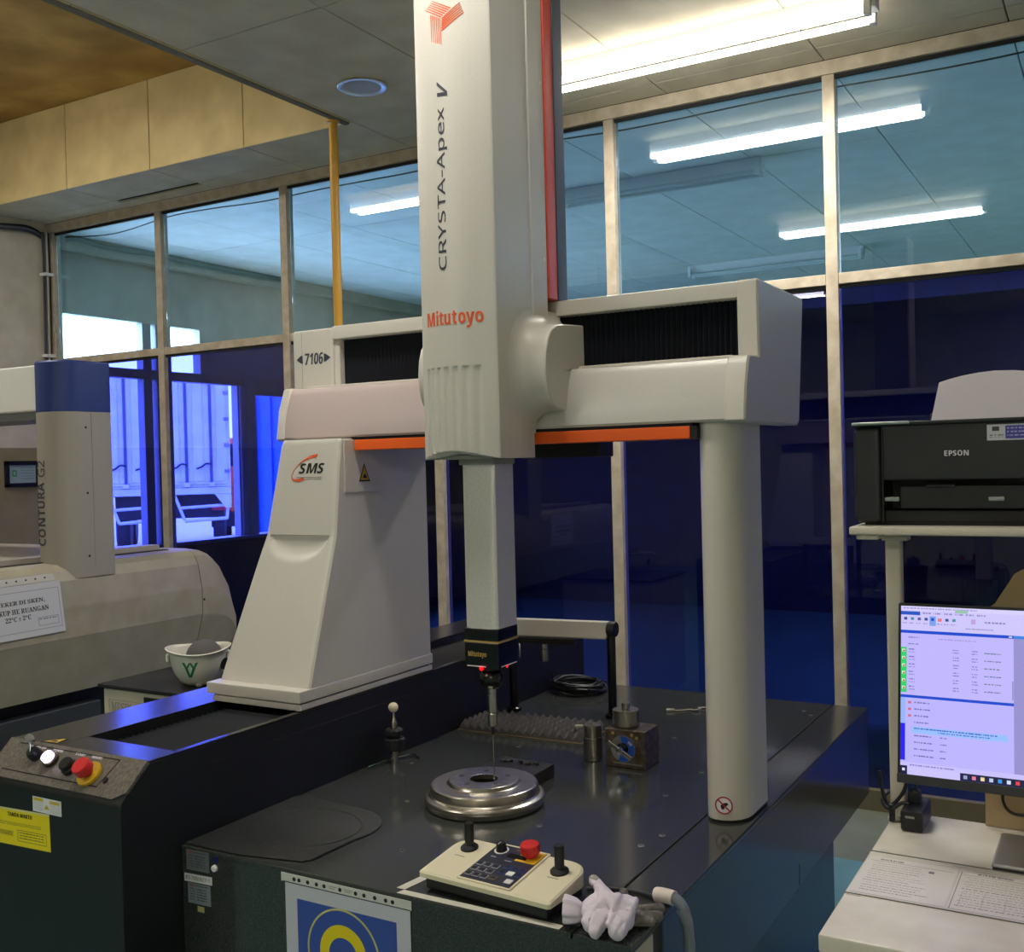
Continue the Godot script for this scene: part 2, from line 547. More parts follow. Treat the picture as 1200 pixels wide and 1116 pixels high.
func shell() -> void:
	var f := structure("floor", "blue green painted floor with a grey green margin by the glass")
	part(f, "floor_paint", sh().span(V(-6.2, -0.1, -3.83), V(1.9, 0, 4.7)), M.floor)
	part(f, "floor_margin", sh().span(V(-6.2, -0.1, -4.46), V(1.9, 0, -3.83)), M.floor_edge)
	var c := structure("ceiling", "grey cream panelled ceiling")
	part(c, "ceiling_slab", sh().span(V(-3.14, 3.074, -4.46), V(1.9, 3.2, 4.7)).span(V(-6.2, 3.074, -4.46), V(-3.14, 3.2, -3.935)).span(V(-6.2, 3.074, 0.6), V(-3.14, 3.2, 4.7)), M.dark_gap)
	panels(c, PackedFloat32Array([-3.10, -2.41, -1.725, -1.04, -0.355, 0.33, 1.015, 1.7]), PackedFloat32Array([-4.40, -4.25, -2.89, -1.53, -0.17, 1.19, 2.55, 3.91, 4.5]), 3.06, M.ceiling)
	panels(c, PackedFloat32Array([-6.0, -5.70, -5.15, -4.47, -3.785, -3.10]), PackedFloat32Array([-4.25, -3.92]), 3.06, M.ceiling)
	panels(c, PackedFloat32Array([-6.0, -5.70, -5.15]), PackedFloat32Array([-4.40, -4.25]), 3.06, M.ceiling)
	panels(c, PackedFloat32Array([-4.47, -3.785, -3.10]), PackedFloat32Array([-4.40, -4.25]), 3.06, M.ceiling)
	# one panel sags and leaves a slot
	inst(c, "panel", cached_box(0.675, 0.012, 0.10), M.ceiling, V(-4.81, 3.066, -4.347))
	panels(c, PackedFloat32Array([-6.0, -5.2, -4.5, -3.8, -3.10]), PackedFloat32Array([0.6, 1.9, 3.2, 4.5]), 3.06, M.ceiling)
	part(c, "recessed_ceiling", sh().span(V(-6.2, 3.54, -4.1), V(-3.0, 3.7, 0.8)), M.recess)
	var t := structure("trim_1", "cream panelled fascia of the ceiling recess")
	part(t, "fascia_backing", sh().span(V(-6.2, 3.074, -4.1), V(-3.0, 3.54, -3.935)).span(V(-6.2, 3.074, 0.615), V(-3.0, 3.54, 0.8)).span(V(-3.105, 3.2, -3.935), V(-2.95, 3.54, 0.615)), M.dark_gap)
	var fx := PackedFloat32Array([-6.0, -5.83, -5.15, -4.47, -3.79, -3.115])
	for i in fx.size() - 1:
		for z in [-3.927, 0.607]:
			inst(t, "panel", cached_box(fx[i + 1] - fx[i] - 0.006, 0.476, 0.014), M.fascia, V((fx[i] + fx[i + 1]) / 2.0, 3.30, z))
	for k in 6:
		inst(t, "panel", cached_box(0.014, 0.476, 0.75), M.fascia, V(-3.112, 3.30, -3.54 + k * 0.755))
	var t2 := structure("trim_2", "grey edge strip of the lowered ceiling")
	part(t2, "edge_strip", sh().span(V(-3.145, 3.052, -3.92), V(-3.118, 3.085, 0.6), 0.002), mat(col(120, 114, 100), 0.7))
	var l := structure("wall_left", "cream plaster wall, khaki below")
	part(l, "plaster", sh().span(V(-6.2, 1.62, -4.46), V(-6.0, 3.7, 4.7)), M.wall)
	part(l, "lower_wall", sh().span(V(-6.2, 0, -4.46), V(-5.995, 1.62, 4.7)), M.khaki)  # lower wall, a darker khaki than the plaster above
	var r := structure("wall_right", "cream plaster wall")
	part(r, "plaster", sh().span(V(1.7, 0, -4.46), V(1.9, 3.2, 4.7)), M.wall)
	var b := structure("wall_back", "cream plaster wall")
	part(b, "plaster", sh().span(V(-6.2, 0, 4.5), V(1.9, 3.2, 4.7)), M.wall)

func partition() -> void:
	var w := structure("window_1", "aluminium framed glass partition with blue film")
	var xs := [-5.965, -4.97, -3.98, -2.99, -2.013, -1.027, -0.04, 0.95, 1.675]
	part(w, "top_rail", sh().span(V(-6.0, 3.0, -4.45), V(1.7, 3.058, -4.395), 0.003), M.frame)
	part(w, "bottom_rail", sh().span(V(-6.0, 0, -4.45), V(1.7, 0.085, -4.40), 0.003), M.rail)
	for i in xs.size():
		var wd := 0.06 if i == 0 else 0.05
		part(w, "mullion", sh().span(V(xs[i] - wd / 2.0, 0.085, -4.462), V(xs[i] + wd / 2.0, 3.0, -4.40), 0.003), M.frame)
	for i in xs.size() - 1:
		var x0: float = xs[i] + (0.03 if i == 0 else 0.025); var x1: float = xs[i + 1] - 0.025
		part(w, "transom", sh().span(V(x0, 2.145, -4.455), V(x1, 2.19, -4.402), 0.003), M.frame)
		part(w, "pane", sh().span(V(x0 + 0.001, 2.191, -4.436), V(x1 - 0.001, 2.999, -4.430)), M.glass_upper, "light blue tinted pane")
		part(w, "pane", sh().span(V(x0 + 0.001, 0.086, -4.436), V(x1 - 0.001, 2.144, -4.430)), M.glass_lower, "dark blue filmed pane")
		# thin glazing beads
		part(w, "bead", sh().span(V(x0, 2.985, -4.428), V(x1, 3.0, -4.414)).span(V(x0, 2.13, -4.428), V(x1, 2.145, -4.414)), M.dark_gap)

func next_room() -> void:
	var f := structure("floor", "dark floor of the next room")
	part(f, "floor_slab", sh().span(V(-6.4, -0.1, -10.0), V(1.9, 0, -4.46)), grained(col(78, 108, 88), 0.5, 0.0, noise_tex(0.012, Color(0.90, 0.89, 0.87), Color(1, 1, 1), 5, 256, 5), 0.7))
	var c := structure("ceiling", "panelled ceiling of the next room")
	part(c, "ceiling_slab", sh().span(V(-6.4, 3.074, -10.0), V(1.9, 3.2, -4.46)), M.dark_gap)
	panels(c, PackedFloat32Array([-6.2, -5.84, -5.15, -4.47, -3.785, -3.10, -2.41, -1.725, -1.04, -0.355, 0.33, 1.015, 1.7]), PackedFloat32Array([-9.8, -8.34, -6.98, -5.62, -4.47]), 3.06, grained(col(214, 218, 218), 0.75, 0.0, noise_tex(0.012, Color(0.92, 0.92, 0.92), Color(1, 1, 1), 6, 512, 5), 0.5))
	var o := structure("wall_outer", "weathered outside wall of the next room, blue below")
	var y := sh().span(V(-6.28, 2.54, -10.0), V(-6.2, 3.2, -4.46)).span(V(-6.28, 0, -10.0), V(-6.2, 2.54, -8.2)).span(V(-6.28, 0, -4.60), V(-6.2, 2.54, -4.46)).span(V(-6.28, 0, -8.2), V(-6.2, 0.91, -4.60)).span(V(-6.28, 2.2, -8.2), V(-6.2, 2.54, -5.88)).span(V(-6.28, 0.91, -6.47), V(-6.2, 2.2, -6.36))
	part(o, "plaster", y, M.far_wall)
	part(o, "dark_dado", sh().span(V(-6.2, 0, -9.8), V(-6.19, 2.12, -8.24)).span(V(-6.2, 0, -8.24), V(-6.19, 0.88, -4.5)), mat(col(26, 30, 42), 0.6))
	part(o, "cornice", sh().span(V(-6.2, 2.965, -9.8), V(-6.12, 3.06, -4.47), 0.004), M.far_wall)
	part(o, "window_head", sh().span(V(-6.28, 2.13, -6.36), V(-6.2, 2.2, -4.60), 0.004), M.truck_grey)
	part(o, "window_head", sh().span(V(-6.28, 2.06, -8.2), V(-6.2, 2.2, -6.47), 0.004), M.truck_grey)
	part(o, "window_sill", sh().span(V(-6.32, 0.89, -8.2), V(-6.14, 0.915, -4.55), 0.004), M.truck_grey)
	for z in [[-5.41, -5.33], [-5.59, -5.455], [-6.36, -6.31], [-6.29, -6.27]]:
		part(o, "window_post", sh().span(V(-6.275, 0.91, z[0]), V(-6.205, 2.54 if z[1] > -6.0 else 2.13, z[1]), 0.004), M.truck_grey if z[1] > -6.0 else M.post_grey)
	var fw := structure("wall_far", "far wall of the next room")
	part(fw, "plaster", sh().span(V(-6.4, 2.8, -10.0), V(1.9, 3.2, -9.8)), M.far_wall)
	part(fw, "dark_panelling", sh().span(V(-6.4, 0, -10.0), V(1.9, 2.8, -9.8)), mat(col(26, 27, 30), 0.7))
	var rw := structure("wall_end", "end wall of the next room")
	part(rw, "plaster", sh().span(V(1.7, 2.8, -10.0), V(1.9, 3.2, -4.46)), M.far_wall)
	part(rw, "dark_panelling", sh().span(V(1.7, 0, -10.0), V(1.9, 2.8, -4.46)), mat(col(26, 27, 30), 0.7))
	# a blue cabinet and a low bench stand dimly behind the filmed glass
	var cab := thing("storage_cabinet", "dark steel cabinet standing dimly behind the filmed glass, right of the second mullion", "cabinet", V(-0.62, 0, -5.6))
	part(cab, "body", sh().span(V(-1.0, 0, -5.85), V(-0.2, 1.35, -5.35), 0.006), mat(col(30, 40, 60), 0.45))
	for x in [-0.8, -0.4]:
		var d := part(cab, "door", sh().span(V(x - 0.19, 0.06, -5.35), V(x + 0.19, 1.3, -5.335), 0.003), mat(col(34, 46, 68), 0.45))
		part(d, "handle", sh().span(V(x + (0.12 if x < -0.6 else -0.14), 0.7, -5.335), V(x + (0.14 if x < -0.6 else -0.12), 0.85, -5.315), 0.003), M.chrome)
	var wire := single("wire", "thin dark wire drooping along the top of the glass on its far side", "wire", V(-4.6, 2.98, -4.5), sh().tube(spline([V(-5.92, 2.985, -4.49), V(-5.5, 2.96, -4.53), V(-4.95, 2.985, -4.49), V(-4.6, 2.985, -4.5), V(-4.2, 2.965, -4.49), V(-3.75, 2.98, -4.52), V(-3.1, 2.975, -4.52), V(-2.4, 2.985, -4.5), V(-1.9, 2.97, -4.5), V(-1.2, 2.985, -4.52), V(-0.5, 2.965, -4.5), V(0.2, 2.985, -4.5)]), 0.004, 5), M.cable)

func outside() -> void:
	var g := structure("ground", "concrete yard")
	part(g, "yard", sh().span(V(-60, -0.45, -60), V(-6.4, -0.26, 40)), mat(col(176, 174, 170), 0.85))
	# rear of a box truck: door plane z = -10.8, x from -13.3 to -10.85
	var x0 := -13.36; var x1 := -10.86; var z := -10.86
	var t := thing("box_truck", "rear end of a white ribbed box truck parked outside the window", "truck", V((x0 + x1) / 2.0, -0.15, z))
	part(t, "cargo_box", sh().span(V(x0, 1.2, z - 3.7), V(x1, 3.62, z), 0.02), M.truck_white)
	var mid := (x0 + x1) / 2.0
	for s in [0, 1]:
		var a := x0 + 0.06 if s == 0 else mid + 0.012
		var b := mid - 0.012 if s == 0 else x1 - 0.06
		var d := part(t, "door", sh().span(V(a, 1.27, z), V(b, 3.55, z + 0.04), 0.008), M.truck_white)
		for k in 5:
			var cx := lerpf(a, b, (k + 0.5) / 5.0)
			part(d, "rib", sh().span(V(cx - 0.10, 1.33, z + 0.04), V(cx + 0.10, 3.5, z + 0.058), 0.008), M.truck_white)
		for k in 2:
			var cx := lerpf(a, b, 0.3 if k == s else 0.72)
			part(d, "lock_rod", sh().tube([V(cx, 1.22, z + 0.085), V(cx, 3.58, z + 0.085)], 0.030, 8), mat(col(70, 74, 82), 0.5))
			part(d, "rod_keeper", sh().span(V(cx - 0.06, 1.22, z + 0.03), V(cx + 0.06, 1.31, z + 0.12), 0.008), M.truck_white)
			part(d, "lock_handle", sh().tube(spline([V(cx + 0.02, 1.68, z + 0.11), V(cx - 0.1, 1.70, z + 0.13), V(cx - 0.2, 1.63, z + 0.13), V(cx - 0.3, 1.60, z + 0.12)], 4), 0.022, 6), M.truck_dark)
		for k in 4:
			part(d, "hinge", sh().span(V((a - 0.05) if s == 0 else b - 0.06, 1.5 + k * 0.55, z + 0.03), V((a + 0.06) if s == 0 else b + 0.05, 1.57 + k * 0.55, z + 0.08), 0.008), M.truck_grey)
	part(t, "rear_sill", sh().span(V(x0, 1.06, z - 0.3), V(x1, 1.2, z + 0.05), 0.01), M.truck_white)
	part(t, "chassis", sh().span(V(x0 + 0.15, 0.55, z - 3.7), V(x1 - 0.15, 1.06, z - 0.4), 0.01), M.truck_dark)
	for s in [[x0 + 0.05, x0 + 1.02], [mid + 0.1, x1 - 0.05]]:
		var gm := sh()
		gm.tube([V(s[0], 1.06, z - 0.05), V(s[0] + 0.2, 0.5, z - 0.05)], 0.035, 6).tube([V(s[1], 1.06, z - 0.05), V(s[1] - 0.05, 0.52, z - 0.05)], 0.035, 6)
		gm.tube([V(s[0] + 0.1, 0.78, z - 0.04), V(s[1] - 0.02, 0.82, z - 0.04)], 0.035, 6).tube([V(s[0] + 0.2, 0.5, z - 0.04), V(s[1] - 0.05, 0.54, z - 0.04)], 0.04, 6)
		part(t, "guard_frame", gm, M.truck_white)
	part(t, "tail_lamp", sh().span(V(x1 - 0.4, 0.7, z - 0.3), V(x1 - 0.12, 0.8, z - 0.22), 0.01), M.red)
	part(t, "corner_plate", sh().prism(PackedVector2Array([Vector2(0, 0), Vector2(0.34, 0), Vector2(0.34, -0.3), Vector2(0.22, -0.3)]), V(x1 - 0.34, 1.06, z - 0.02), Vector3.RIGHT, Vector3.UP, V(0, 0, 0.05)), M.truck_white)
	for xx in [x0 + 0.25, x1 - 0.25]:
		for zz in [z - 1.3, z - 2.9]:
			part(t, "wheel", sh().lathe([Vector2(0.18, -0.14), Vector2(0.46, -0.14), Vector2(0.5, -0.1), Vector2(0.5, 0.1), Vector2(0.46, 0.14), Vector2(0.18, 0.14)], V(xx, 0.35, zz), Basis(Vector3.FORWARD, PI / 2), 28), M.truck_dark)
	t.position = V(-17.26, -0.26, -15.40)
	t.rotation.y = 0.80
	var bc := thing("blue_container", "blue steel container standing outside, right of the white truck", "container", V(-7.9, -0.26, -12.0))
	part(bc, "shell", sh().span(V(-8.95, -0.15, -15.0), V(-6.9, 2.75, -9.3), 0.02), mat(col(8, 96, 176), 0.5))
	var cor := sh()
	for k in 7: cor.span(V(-8.80 + k * 0.27, 0.15, -9.30), V(-8.66 + k * 0.27, 2.6, -9.27), 0.008)
	part(bc, "corrugation", cor, mat(col(8, 96, 176), 0.5))
	part(bc, "corner_post", sh().span(V(-9.0, -0.26, -9.34), V(-8.90, 2.8, -9.24), 0.01), mat(col(10, 84, 150), 0.5))
	var q := thing("orange_truck", "orange lorry cab partly hidden behind the white box truck", "truck", V(-9.4, -0.15, -13.4))
	part(q, "cab", sh().prism(PackedVector2Array([Vector2(-10.55, 0.5), Vector2(-8.2, 0.5), Vector2(-8.2, 2.35), Vector2(-10.4, 2.35), Vector2(-10.55, 1.6)]), V(0, 0, -12.4), Vector3.RIGHT, Vector3.UP, V(0, 0, -2.0), 0.03), M.orange)
	part(q, "windscreen", sh().span(V(-10.25, 1.65, -12.4), V(-8.5, 2.2, -12.37), 0.01), M.black_gloss)
	part(q, "bumper", sh().span(V(-10.55, 0.15, -12.5), V(-8.2, 0.5, -12.3), 0.02), M.truck_dark)
	for xx in [-10.2, -8.5]:
		part(q, "wheel", sh().lathe([Vector2(0.18, -0.14), Vector2(0.46, -0.14), Vector2(0.5, -0.1), Vector2(0.5, 0.1), Vector2(0.46, 0.14), Vector2(0.18, 0.14)], V(xx, 0.35, -13.4), Basis(Vector3.FORWARD, PI / 2), 28), M.truck_dark)
	q.position = V(-19.5, -0.26, -20.3)
	q.rotation.y = 0.80

func lamp(x0: float, x1: float, yc: float, z: float, lit: bool, label: String, energy: float) -> void:
	var xm := (x0 + x1) / 2.0
	var o := thing("ceiling_lamp", label, "lamp", V(xm, yc, z), "batten lamps")
	var tray := PackedVector2Array([Vector2(-0.034, -0.062), Vector2(-0.030, 0.0), Vector2(0.030, 0.0), Vector2(0.034, -0.062), Vector2(0.026, -0.066), Vector2(-0.026, -0.066)])
	part(o, "body", sh().prism(tray, V(x0, yc - 0.002, z), V(0, 0, 1), V(0, 1, 0), V(x1 - x0, 0, 0)), M.lamp_white)
	for s in [-1.0, 1.0]:
		for xe in [x0 + 0.025, x1 - 0.025]:
			part(o, "holder", sh().span(V(xe - 0.012, yc - 0.10, z + s * 0.047 - 0.016), V(xe + 0.012, yc - 0.03, z + s * 0.047 + 0.016), 0.003), M.white_plastic)
		var tb := part(o, "tube", sh().tube([V(x0 + 0.04, yc - 0.083, z + s * 0.047), V(xm, yc - 0.083, z + s * 0.047), V(x1 - 0.04, yc - 0.083, z + s * 0.047)], 0.013, 12), M.tube_lit if lit else M.tube_dead)
		if lit:
			var a := AreaLight3D.new()
			a.name = "tube_light"
			a.area_size = Vector2(x1 - x0 - 0.1, 0.026)
			a.light_color = Color(1.0, 0.985, 0.955)
			a.light_energy = energy
			a.shadow_enabled = true
			a.set("area_range", 20.0); a.set("area_attenuation", 2.0)
			a.transform = Transform3D(Basis(Vector3.RIGHT, -PI / 2), V(0, -0.098, s * 0.047))
			o.add_child(a, true)

# ---------------------------------------------------------------- the measuring machine
func ring_xz(pts: PackedVector2Array, y: float) -> PackedVector3Array:
	var L := PackedVector3Array()
	for q in pts: L.append(V(q.x, y, q.y))
	return L

var gt: MeshInstance3D

func machine() -> void:
	var t := thing("measuring_machine", "large white bridge measuring machine with orange rails standing on a black granite table", "machine", V(-1.3, 0, -2.3))
	# granite table
	var slab := sh().span(V(-1.65, 0.445, -3.2), V(-0.67, 0.692, -1.475), 0.004)
	slab.span(V(-1.65, 0.688, -3.2), V(-0.7735, 0.70, -1.475), 0.003).span(V(-0.7705, 0.688, -3.2), V(-0.67, 0.70, -1.475), 0.003)
	gt = part(t, "granite_table", slab, M.granite)
	for q in [[-1.399, -1.898], [-1.229, -1.648], [-1.398, -2.395], [-0.886, -2.384], [-0.898, -2.185], [-0.81, -1.948], [-1.056, -1.888], [-0.825, -1.877], [-0.828, -3.088], [-0.797, -3.045], [-1.568, -2.15], [-1.23, -1.90], [-1.23, -2.15], [-1.06, -2.40], [-1.06, -2.65], [-1.40, -2.65], [-0.886, -2.65]]:
		part(gt, "threaded_insert", sh().lathe([Vector2(0.0033, 0.6975), Vector2(0.0033, 0.7008), Vector2(0.0066, 0.7008), Vector2(0.0075, 0.6995), Vector2(0.0075, 0.6975)], V(q[0], 0, q[1]), Basis.IDENTITY, 14), M.steel)
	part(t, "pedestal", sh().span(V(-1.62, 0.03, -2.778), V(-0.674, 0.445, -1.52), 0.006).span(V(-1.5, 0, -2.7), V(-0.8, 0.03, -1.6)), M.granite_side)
	# rail base on the left, with a trough for the bellows
	var side := PackedVector2Array([Vector2(-3.3, 0.02), Vector2(-3.3, 0.884), Vector2(-3.215, 0.884), Vector2(-3.215, 0.845), Vector2(-1.482, 0.845), Vector2(-1.482, 0.884), Vector2(-1.402, 0.884), Vector2(-1.335, 0.826), Vector2(-1.33, 0.812), Vector2(-1.33, 0.02)])
	var hb := sh().prism(side, V(-2.07, 0, 0), V(0, 0, 1), V(0, 1, 0), V(0.42, 0, 0), 0.002)
	hb.span(V(-2.069, 0.84, -3.25), V(-1.925, 0.884, -1.45)).span(V(-1.662, 0.84, -3.25), V(-1.6502, 0.884, -1.45))
	hb.span(V(-2.0, 0, -3.2), V(-1.7, 0.02, -1.45))
	var rb := part(t, "rail_base", hb, M.black_paint)
	var cover := sh().span(V(-2.072, 0.8835, -3.3), V(-1.925, 0.8875, -1.40), 0.001).span(V(-1.925, 0.8835, -1.478), V(-1.650, 0.8875, -1.40), 0.001).span(V(-1.664, 0.8835, -3.3), V(-1.649, 0.8875, -1.47), 0.001).span(V(-1.925, 0.8835, -3.3), V(-1.664, 0.8875, -3.215), 0.001)
	part(rb, "top_cover", cover, M.satin_black, "satin dark grey top cover")
	var sd := V(0, 0.826 - 0.886, -1.335 + 1.40)          # down the slope
	var sn := V(0, 0.065, 0.060).normalized()
	var pan := sh()
	var sl := [V(-2.071, 0.8865, -1.401), V(-1.650, 0.8865, -1.401), V(-1.650, 0.8865, -1.401) + sd * 0.80, V(-1.676, 0.8865, -1.401) + sd, V(-2.071, 0.8865, -1.401) + sd]
	var A := PackedVector3Array(); var B := PackedVector3Array()
	for q in sl: A.append(q + sn * 0.004); B.append(q - sn * 0.006)
	pan.loft([B, A])
	part(rb, "control_panel", pan, M.hammer, "sloped hammered grey control panel")
	# inset outline of the panel
	var top_mid := V(0, 0.8865, -1.401) + sn * 0.0042
	var rim := sh()
	var e0 := top_mid + sd * 0.10; var e1 := top_mid + sd * 0.80
	rim.tube([e0 + V(-2.03, 0, 0), e0 + V(-1.72, 0, 0), e1 + V(-1.735, 0, 0), e1 + V(-2.03, 0, 0)], 0.0012, 5)
	part(rb, "panel_seam", rim, M.dark_gap)
	var pb := Basis(Vector3.RIGHT, sn, Vector3.RIGHT.cross(sn))
	var at_slope := func(x: float, k: float) -> Vector3: return top_mid + sd * k + V(x, 0, 0)
	var kp: Vector3 = at_slope.call(-1.955, 0.36)
	var key := part(rb, "key_switch", sh().lathe([Vector2(0.0, 0), Vector2(0.014, 0), Vector2(0.014, 0.012), Vector2(0.011, 0.02), Vector2(0, 0.02)], kp, pb, 20), M.black_plastic)
	part(key, "key", sh().span(kp + V(-0.002, 0.012, 0.004), kp + V(0.002, 0.036, 0.016), 0.001).lathe([Vector2(0.006, -0.001), Vector2(0.011, -0.001), Vector2(0.011, 0.001), Vector2(0.006, 0.001)], kp + V(-0.014, 0.035, 0.006), Basis(Vector3.FORWARD, 1.2), 16), M.chrome)
	var bp: Vector3 = at_slope.call(-1.903, 0.40)
	var bb := part(rb, "push_button", sh().lathe([Vector2(0, 0), Vector2(0.017, 0), Vector2(0.017, 0.008), Vector2(0.014, 0.01), Vector2(0, 0.01)], bp, pb, 24), M.steel_dark)
	part(bb, "lit_lens", sh().lathe([Vector2(0, 0.009), Vector2(0.013, 0.009), Vector2(0.0125, 0.019), Vector2(0.008, 0.022), Vector2(0, 0.022)], bp, pb, 24), M.lit_button, "glowing white button lens")
	var cp: Vector3 = at_slope.call(-1.835, 0.50)
	part(rb, "push_button", sh().lathe([Vector2(0, 0), Vector2(0.017, 0), Vector2(0.017, 0.009), Vector2(0.0145, 0.011), Vector2(0.0145, 0.02), Vector2(0.013, 0.022), Vector2(0, 0.022)], cp, pb, 24), M.black_plastic, "black push button")
	var ep: Vector3 = at_slope.call(-1.772, 0.56)
	var es := part(rb, "emergency_stop", sh().lathe([Vector2(0, 0.008), Vector2(0.011, 0.008), Vector2(0.011, 0.016), Vector2(0.019, 0.018), Vector2(0.0195, 0.032), Vector2(0.017, 0.036), Vector2(0, 0.0365)], ep, pb, 28), M.red, "red mushroom stop button")
	part(es, "yellow_ring", sh().lathe([Vector2(0, 0), Vector2(0.026, 0), Vector2(0.027, 0.003), Vector2(0.026, 0.007), Vector2(0, 0.008)], ep, pb, 32), M.warn, "yellow ring under the stop button")
	part(rb, "screw", sh().lathe([Vector2(0, 0), Vector2(0.006, 0), Vector2(0.006, 0.003), Vector2(0, 0.003)], at_slope.call(-1.722, 0.62), pb, 12), M.black_plastic)
	for q in [[-1.975, "OFF ON"], [-1.92, "POWER"], [-1.85, "START"], [-1.80, "EMERGENCY"]]:
		letters(rb, q[1], at_slope.call(q[0], 0.17), V(0.03, 0, 0), -sd.normalized() * 0.006, M.paper, true)
	triangle_sign(rb, V(-1.985, 0.8876, -1.405), V(0.05, 0, -0.004), V(0.012, 0, -0.04))
	# stickers on the front of the base
	var st := blank(160, 96, col(226, 226, 226))
	st.fill_rect(Rect2i(6, 6, 54, 20), col(214, 184, 40)); st.fill_rect(Rect2i(96, 10, 56, 20), col(206, 178, 70))
	for k in 6: scribble(st, 6, 34 + k * 9, 60, 2, col(120, 120, 130), rng); scribble(st, 98, 38 + k * 9, 152, 2, col(140, 130, 130), rng)
	for k in 30: st.fill_rect(Rect2i(78 - k / 2, 40 + k, k + 1, 1), col(200, 170, 40))
	part(rb, "caution_sticker", sh().card(V(-1.908, 0.775, -1.33), V(0.088, 0.0, 0), V(0, 0.030, 0), 0.0008), picture(st))
	var ys := blank(320, 150, col(238, 218, 14))
	ys.fill_rect(Rect2i(0, 0, 320, 8), col(220, 216, 160))
	for k in 3: scribble(ys, 10, 56 + k * 5, 270, 2, col(110, 100, 20), rng)
	ys.fill_rect(Rect2i(130, 84, 168, 2), col(110, 100, 20)); ys.fill_rect(Rect2i(130, 128, 168, 2), col(110, 100, 20)); ys.fill_rect(Rect2i(130, 84, 2, 46), col(110, 100, 20)); ys.fill_rect(Rect2i(296, 84, 2, 46), col(110, 100, 20))
	for k in 3: scribble(ys, 140, 92 + k * 11, 285, 4, col(90, 80, 10), rng)
	ys.fill_rect(Rect2i(20, 92, 84, 22), col(206, 186, 16))
	for k in 2: scribble(ys, 26, 97 + k * 8, 98, 3, col(100, 90, 10), rng)
	var yl := part(rb, "yellow_notice", sh().card(V(-2.03, 0.693, -1.33), V(0.174, 0.006, 0), V(-0.002, 0.075, 0), 0.0008), picture(ys), "yellow printed notice")
	letters(yl, "TANDA WAKTU", V(-1.99, 0.7535, -1.3291), V(0.078, 0.0025, 0), V(0, 0.008, 0), M.ink_black, true, 0.0004)
	# bellows in the trough
	bellows_z(t, -1.925, -1.664, -1.486, -1.86)
	bellows_z(t, -1.925, -1.664, -2.37, -3.21)
	left_leg(t)
	# right post: a column with a rounded front
	var pp := PackedVector2Array()
	pp.append(Vector2(-0.684, -2.235)); pp.append(Vector2(-0.680, -2.23))
	for q in [[-0.680, -2.125], [-0.6835, -2.103], [-0.694, -2.084], [-0.709, -2.072], [-0.726, -2.066], [-0.741, -2.066], [-0.753, -2.071], [-0.761, -2.081], [-0.765, -2.095]]: pp.append(Vector2(q[0], q[1]))
	pp.append(Vector2(-0.765, -2.23)); pp.append(Vector2(-0.761, -2.235))
	var po := sh()
	po.loft([ring_xz(pp, 0.706), ring_xz(pp, 1.53)])
	var post := part(t, "post", po, M.cream)
	part(post, "foot_gasket", sh().loft([ring_xz(inset_xz(pp, 0.002), 0.7005), ring_xz(inset_xz(pp, 0.002), 0.707)]), M.dark_gap)
	prohibition(post)
	beam(t)
	ram(t)

func inset_xz(pts: PackedVector2Array, d: float) -> PackedVector2Array:
	var c := Vector2.ZERO
	for q in pts: c += q
	c /= pts.size()
	var o := PackedVector2Array()
	for q in pts: o.append(q + (c - q).normalized() * d)
	return o

func triangle_sign(parent: Node3D, o: Vector3, ux: Vector3, uy: Vector3) -> void:
	var n := ux.cross(uy).normalized()
	var tri := func(k: float, h: float) -> PackedVector3Array:
		var c := o + ux * 0.5 + uy * 0.36
		var L := PackedVector3Array()
		for q in [o, o + ux, o + ux * 0.5 + uy]: L.append(c + (q - c) * k + n * h)
		return L
	var s := part(parent, "warning_sign", sh().loft([tri.call(1.0, 0.0), tri.call(1.0, 0.0006)]), M.ink_black)
	part(s, "yellow_field", sh().loft([tri.call(0.76, 0.0005), tri.call(0.76, 0.0009)]), M.warn, "yellow triangle field")
	var c := o + ux * 0.5 + uy * 0.3
	part(s, "hand_mark", sh().loft([PackedVector3Array([c - ux * 0.16 - uy * 0.1 + n * 0.0008, c + ux * 0.2 - uy * 0.12 + n * 0.0008, c + ux * 0.12 + uy * 0.06 + n * 0.0008, c - ux * 0.05 + uy * 0.12 + n * 0.0008]), PackedVector3Array([c - ux * 0.16 - uy * 0.1 + n * 0.0013, c + ux * 0.2 - uy * 0.12 + n * 0.0013, c + ux * 0.12 + uy * 0.06 + n * 0.0013, c - ux * 0.05 + uy * 0.12 + n * 0.0013])]), M.ink_black)

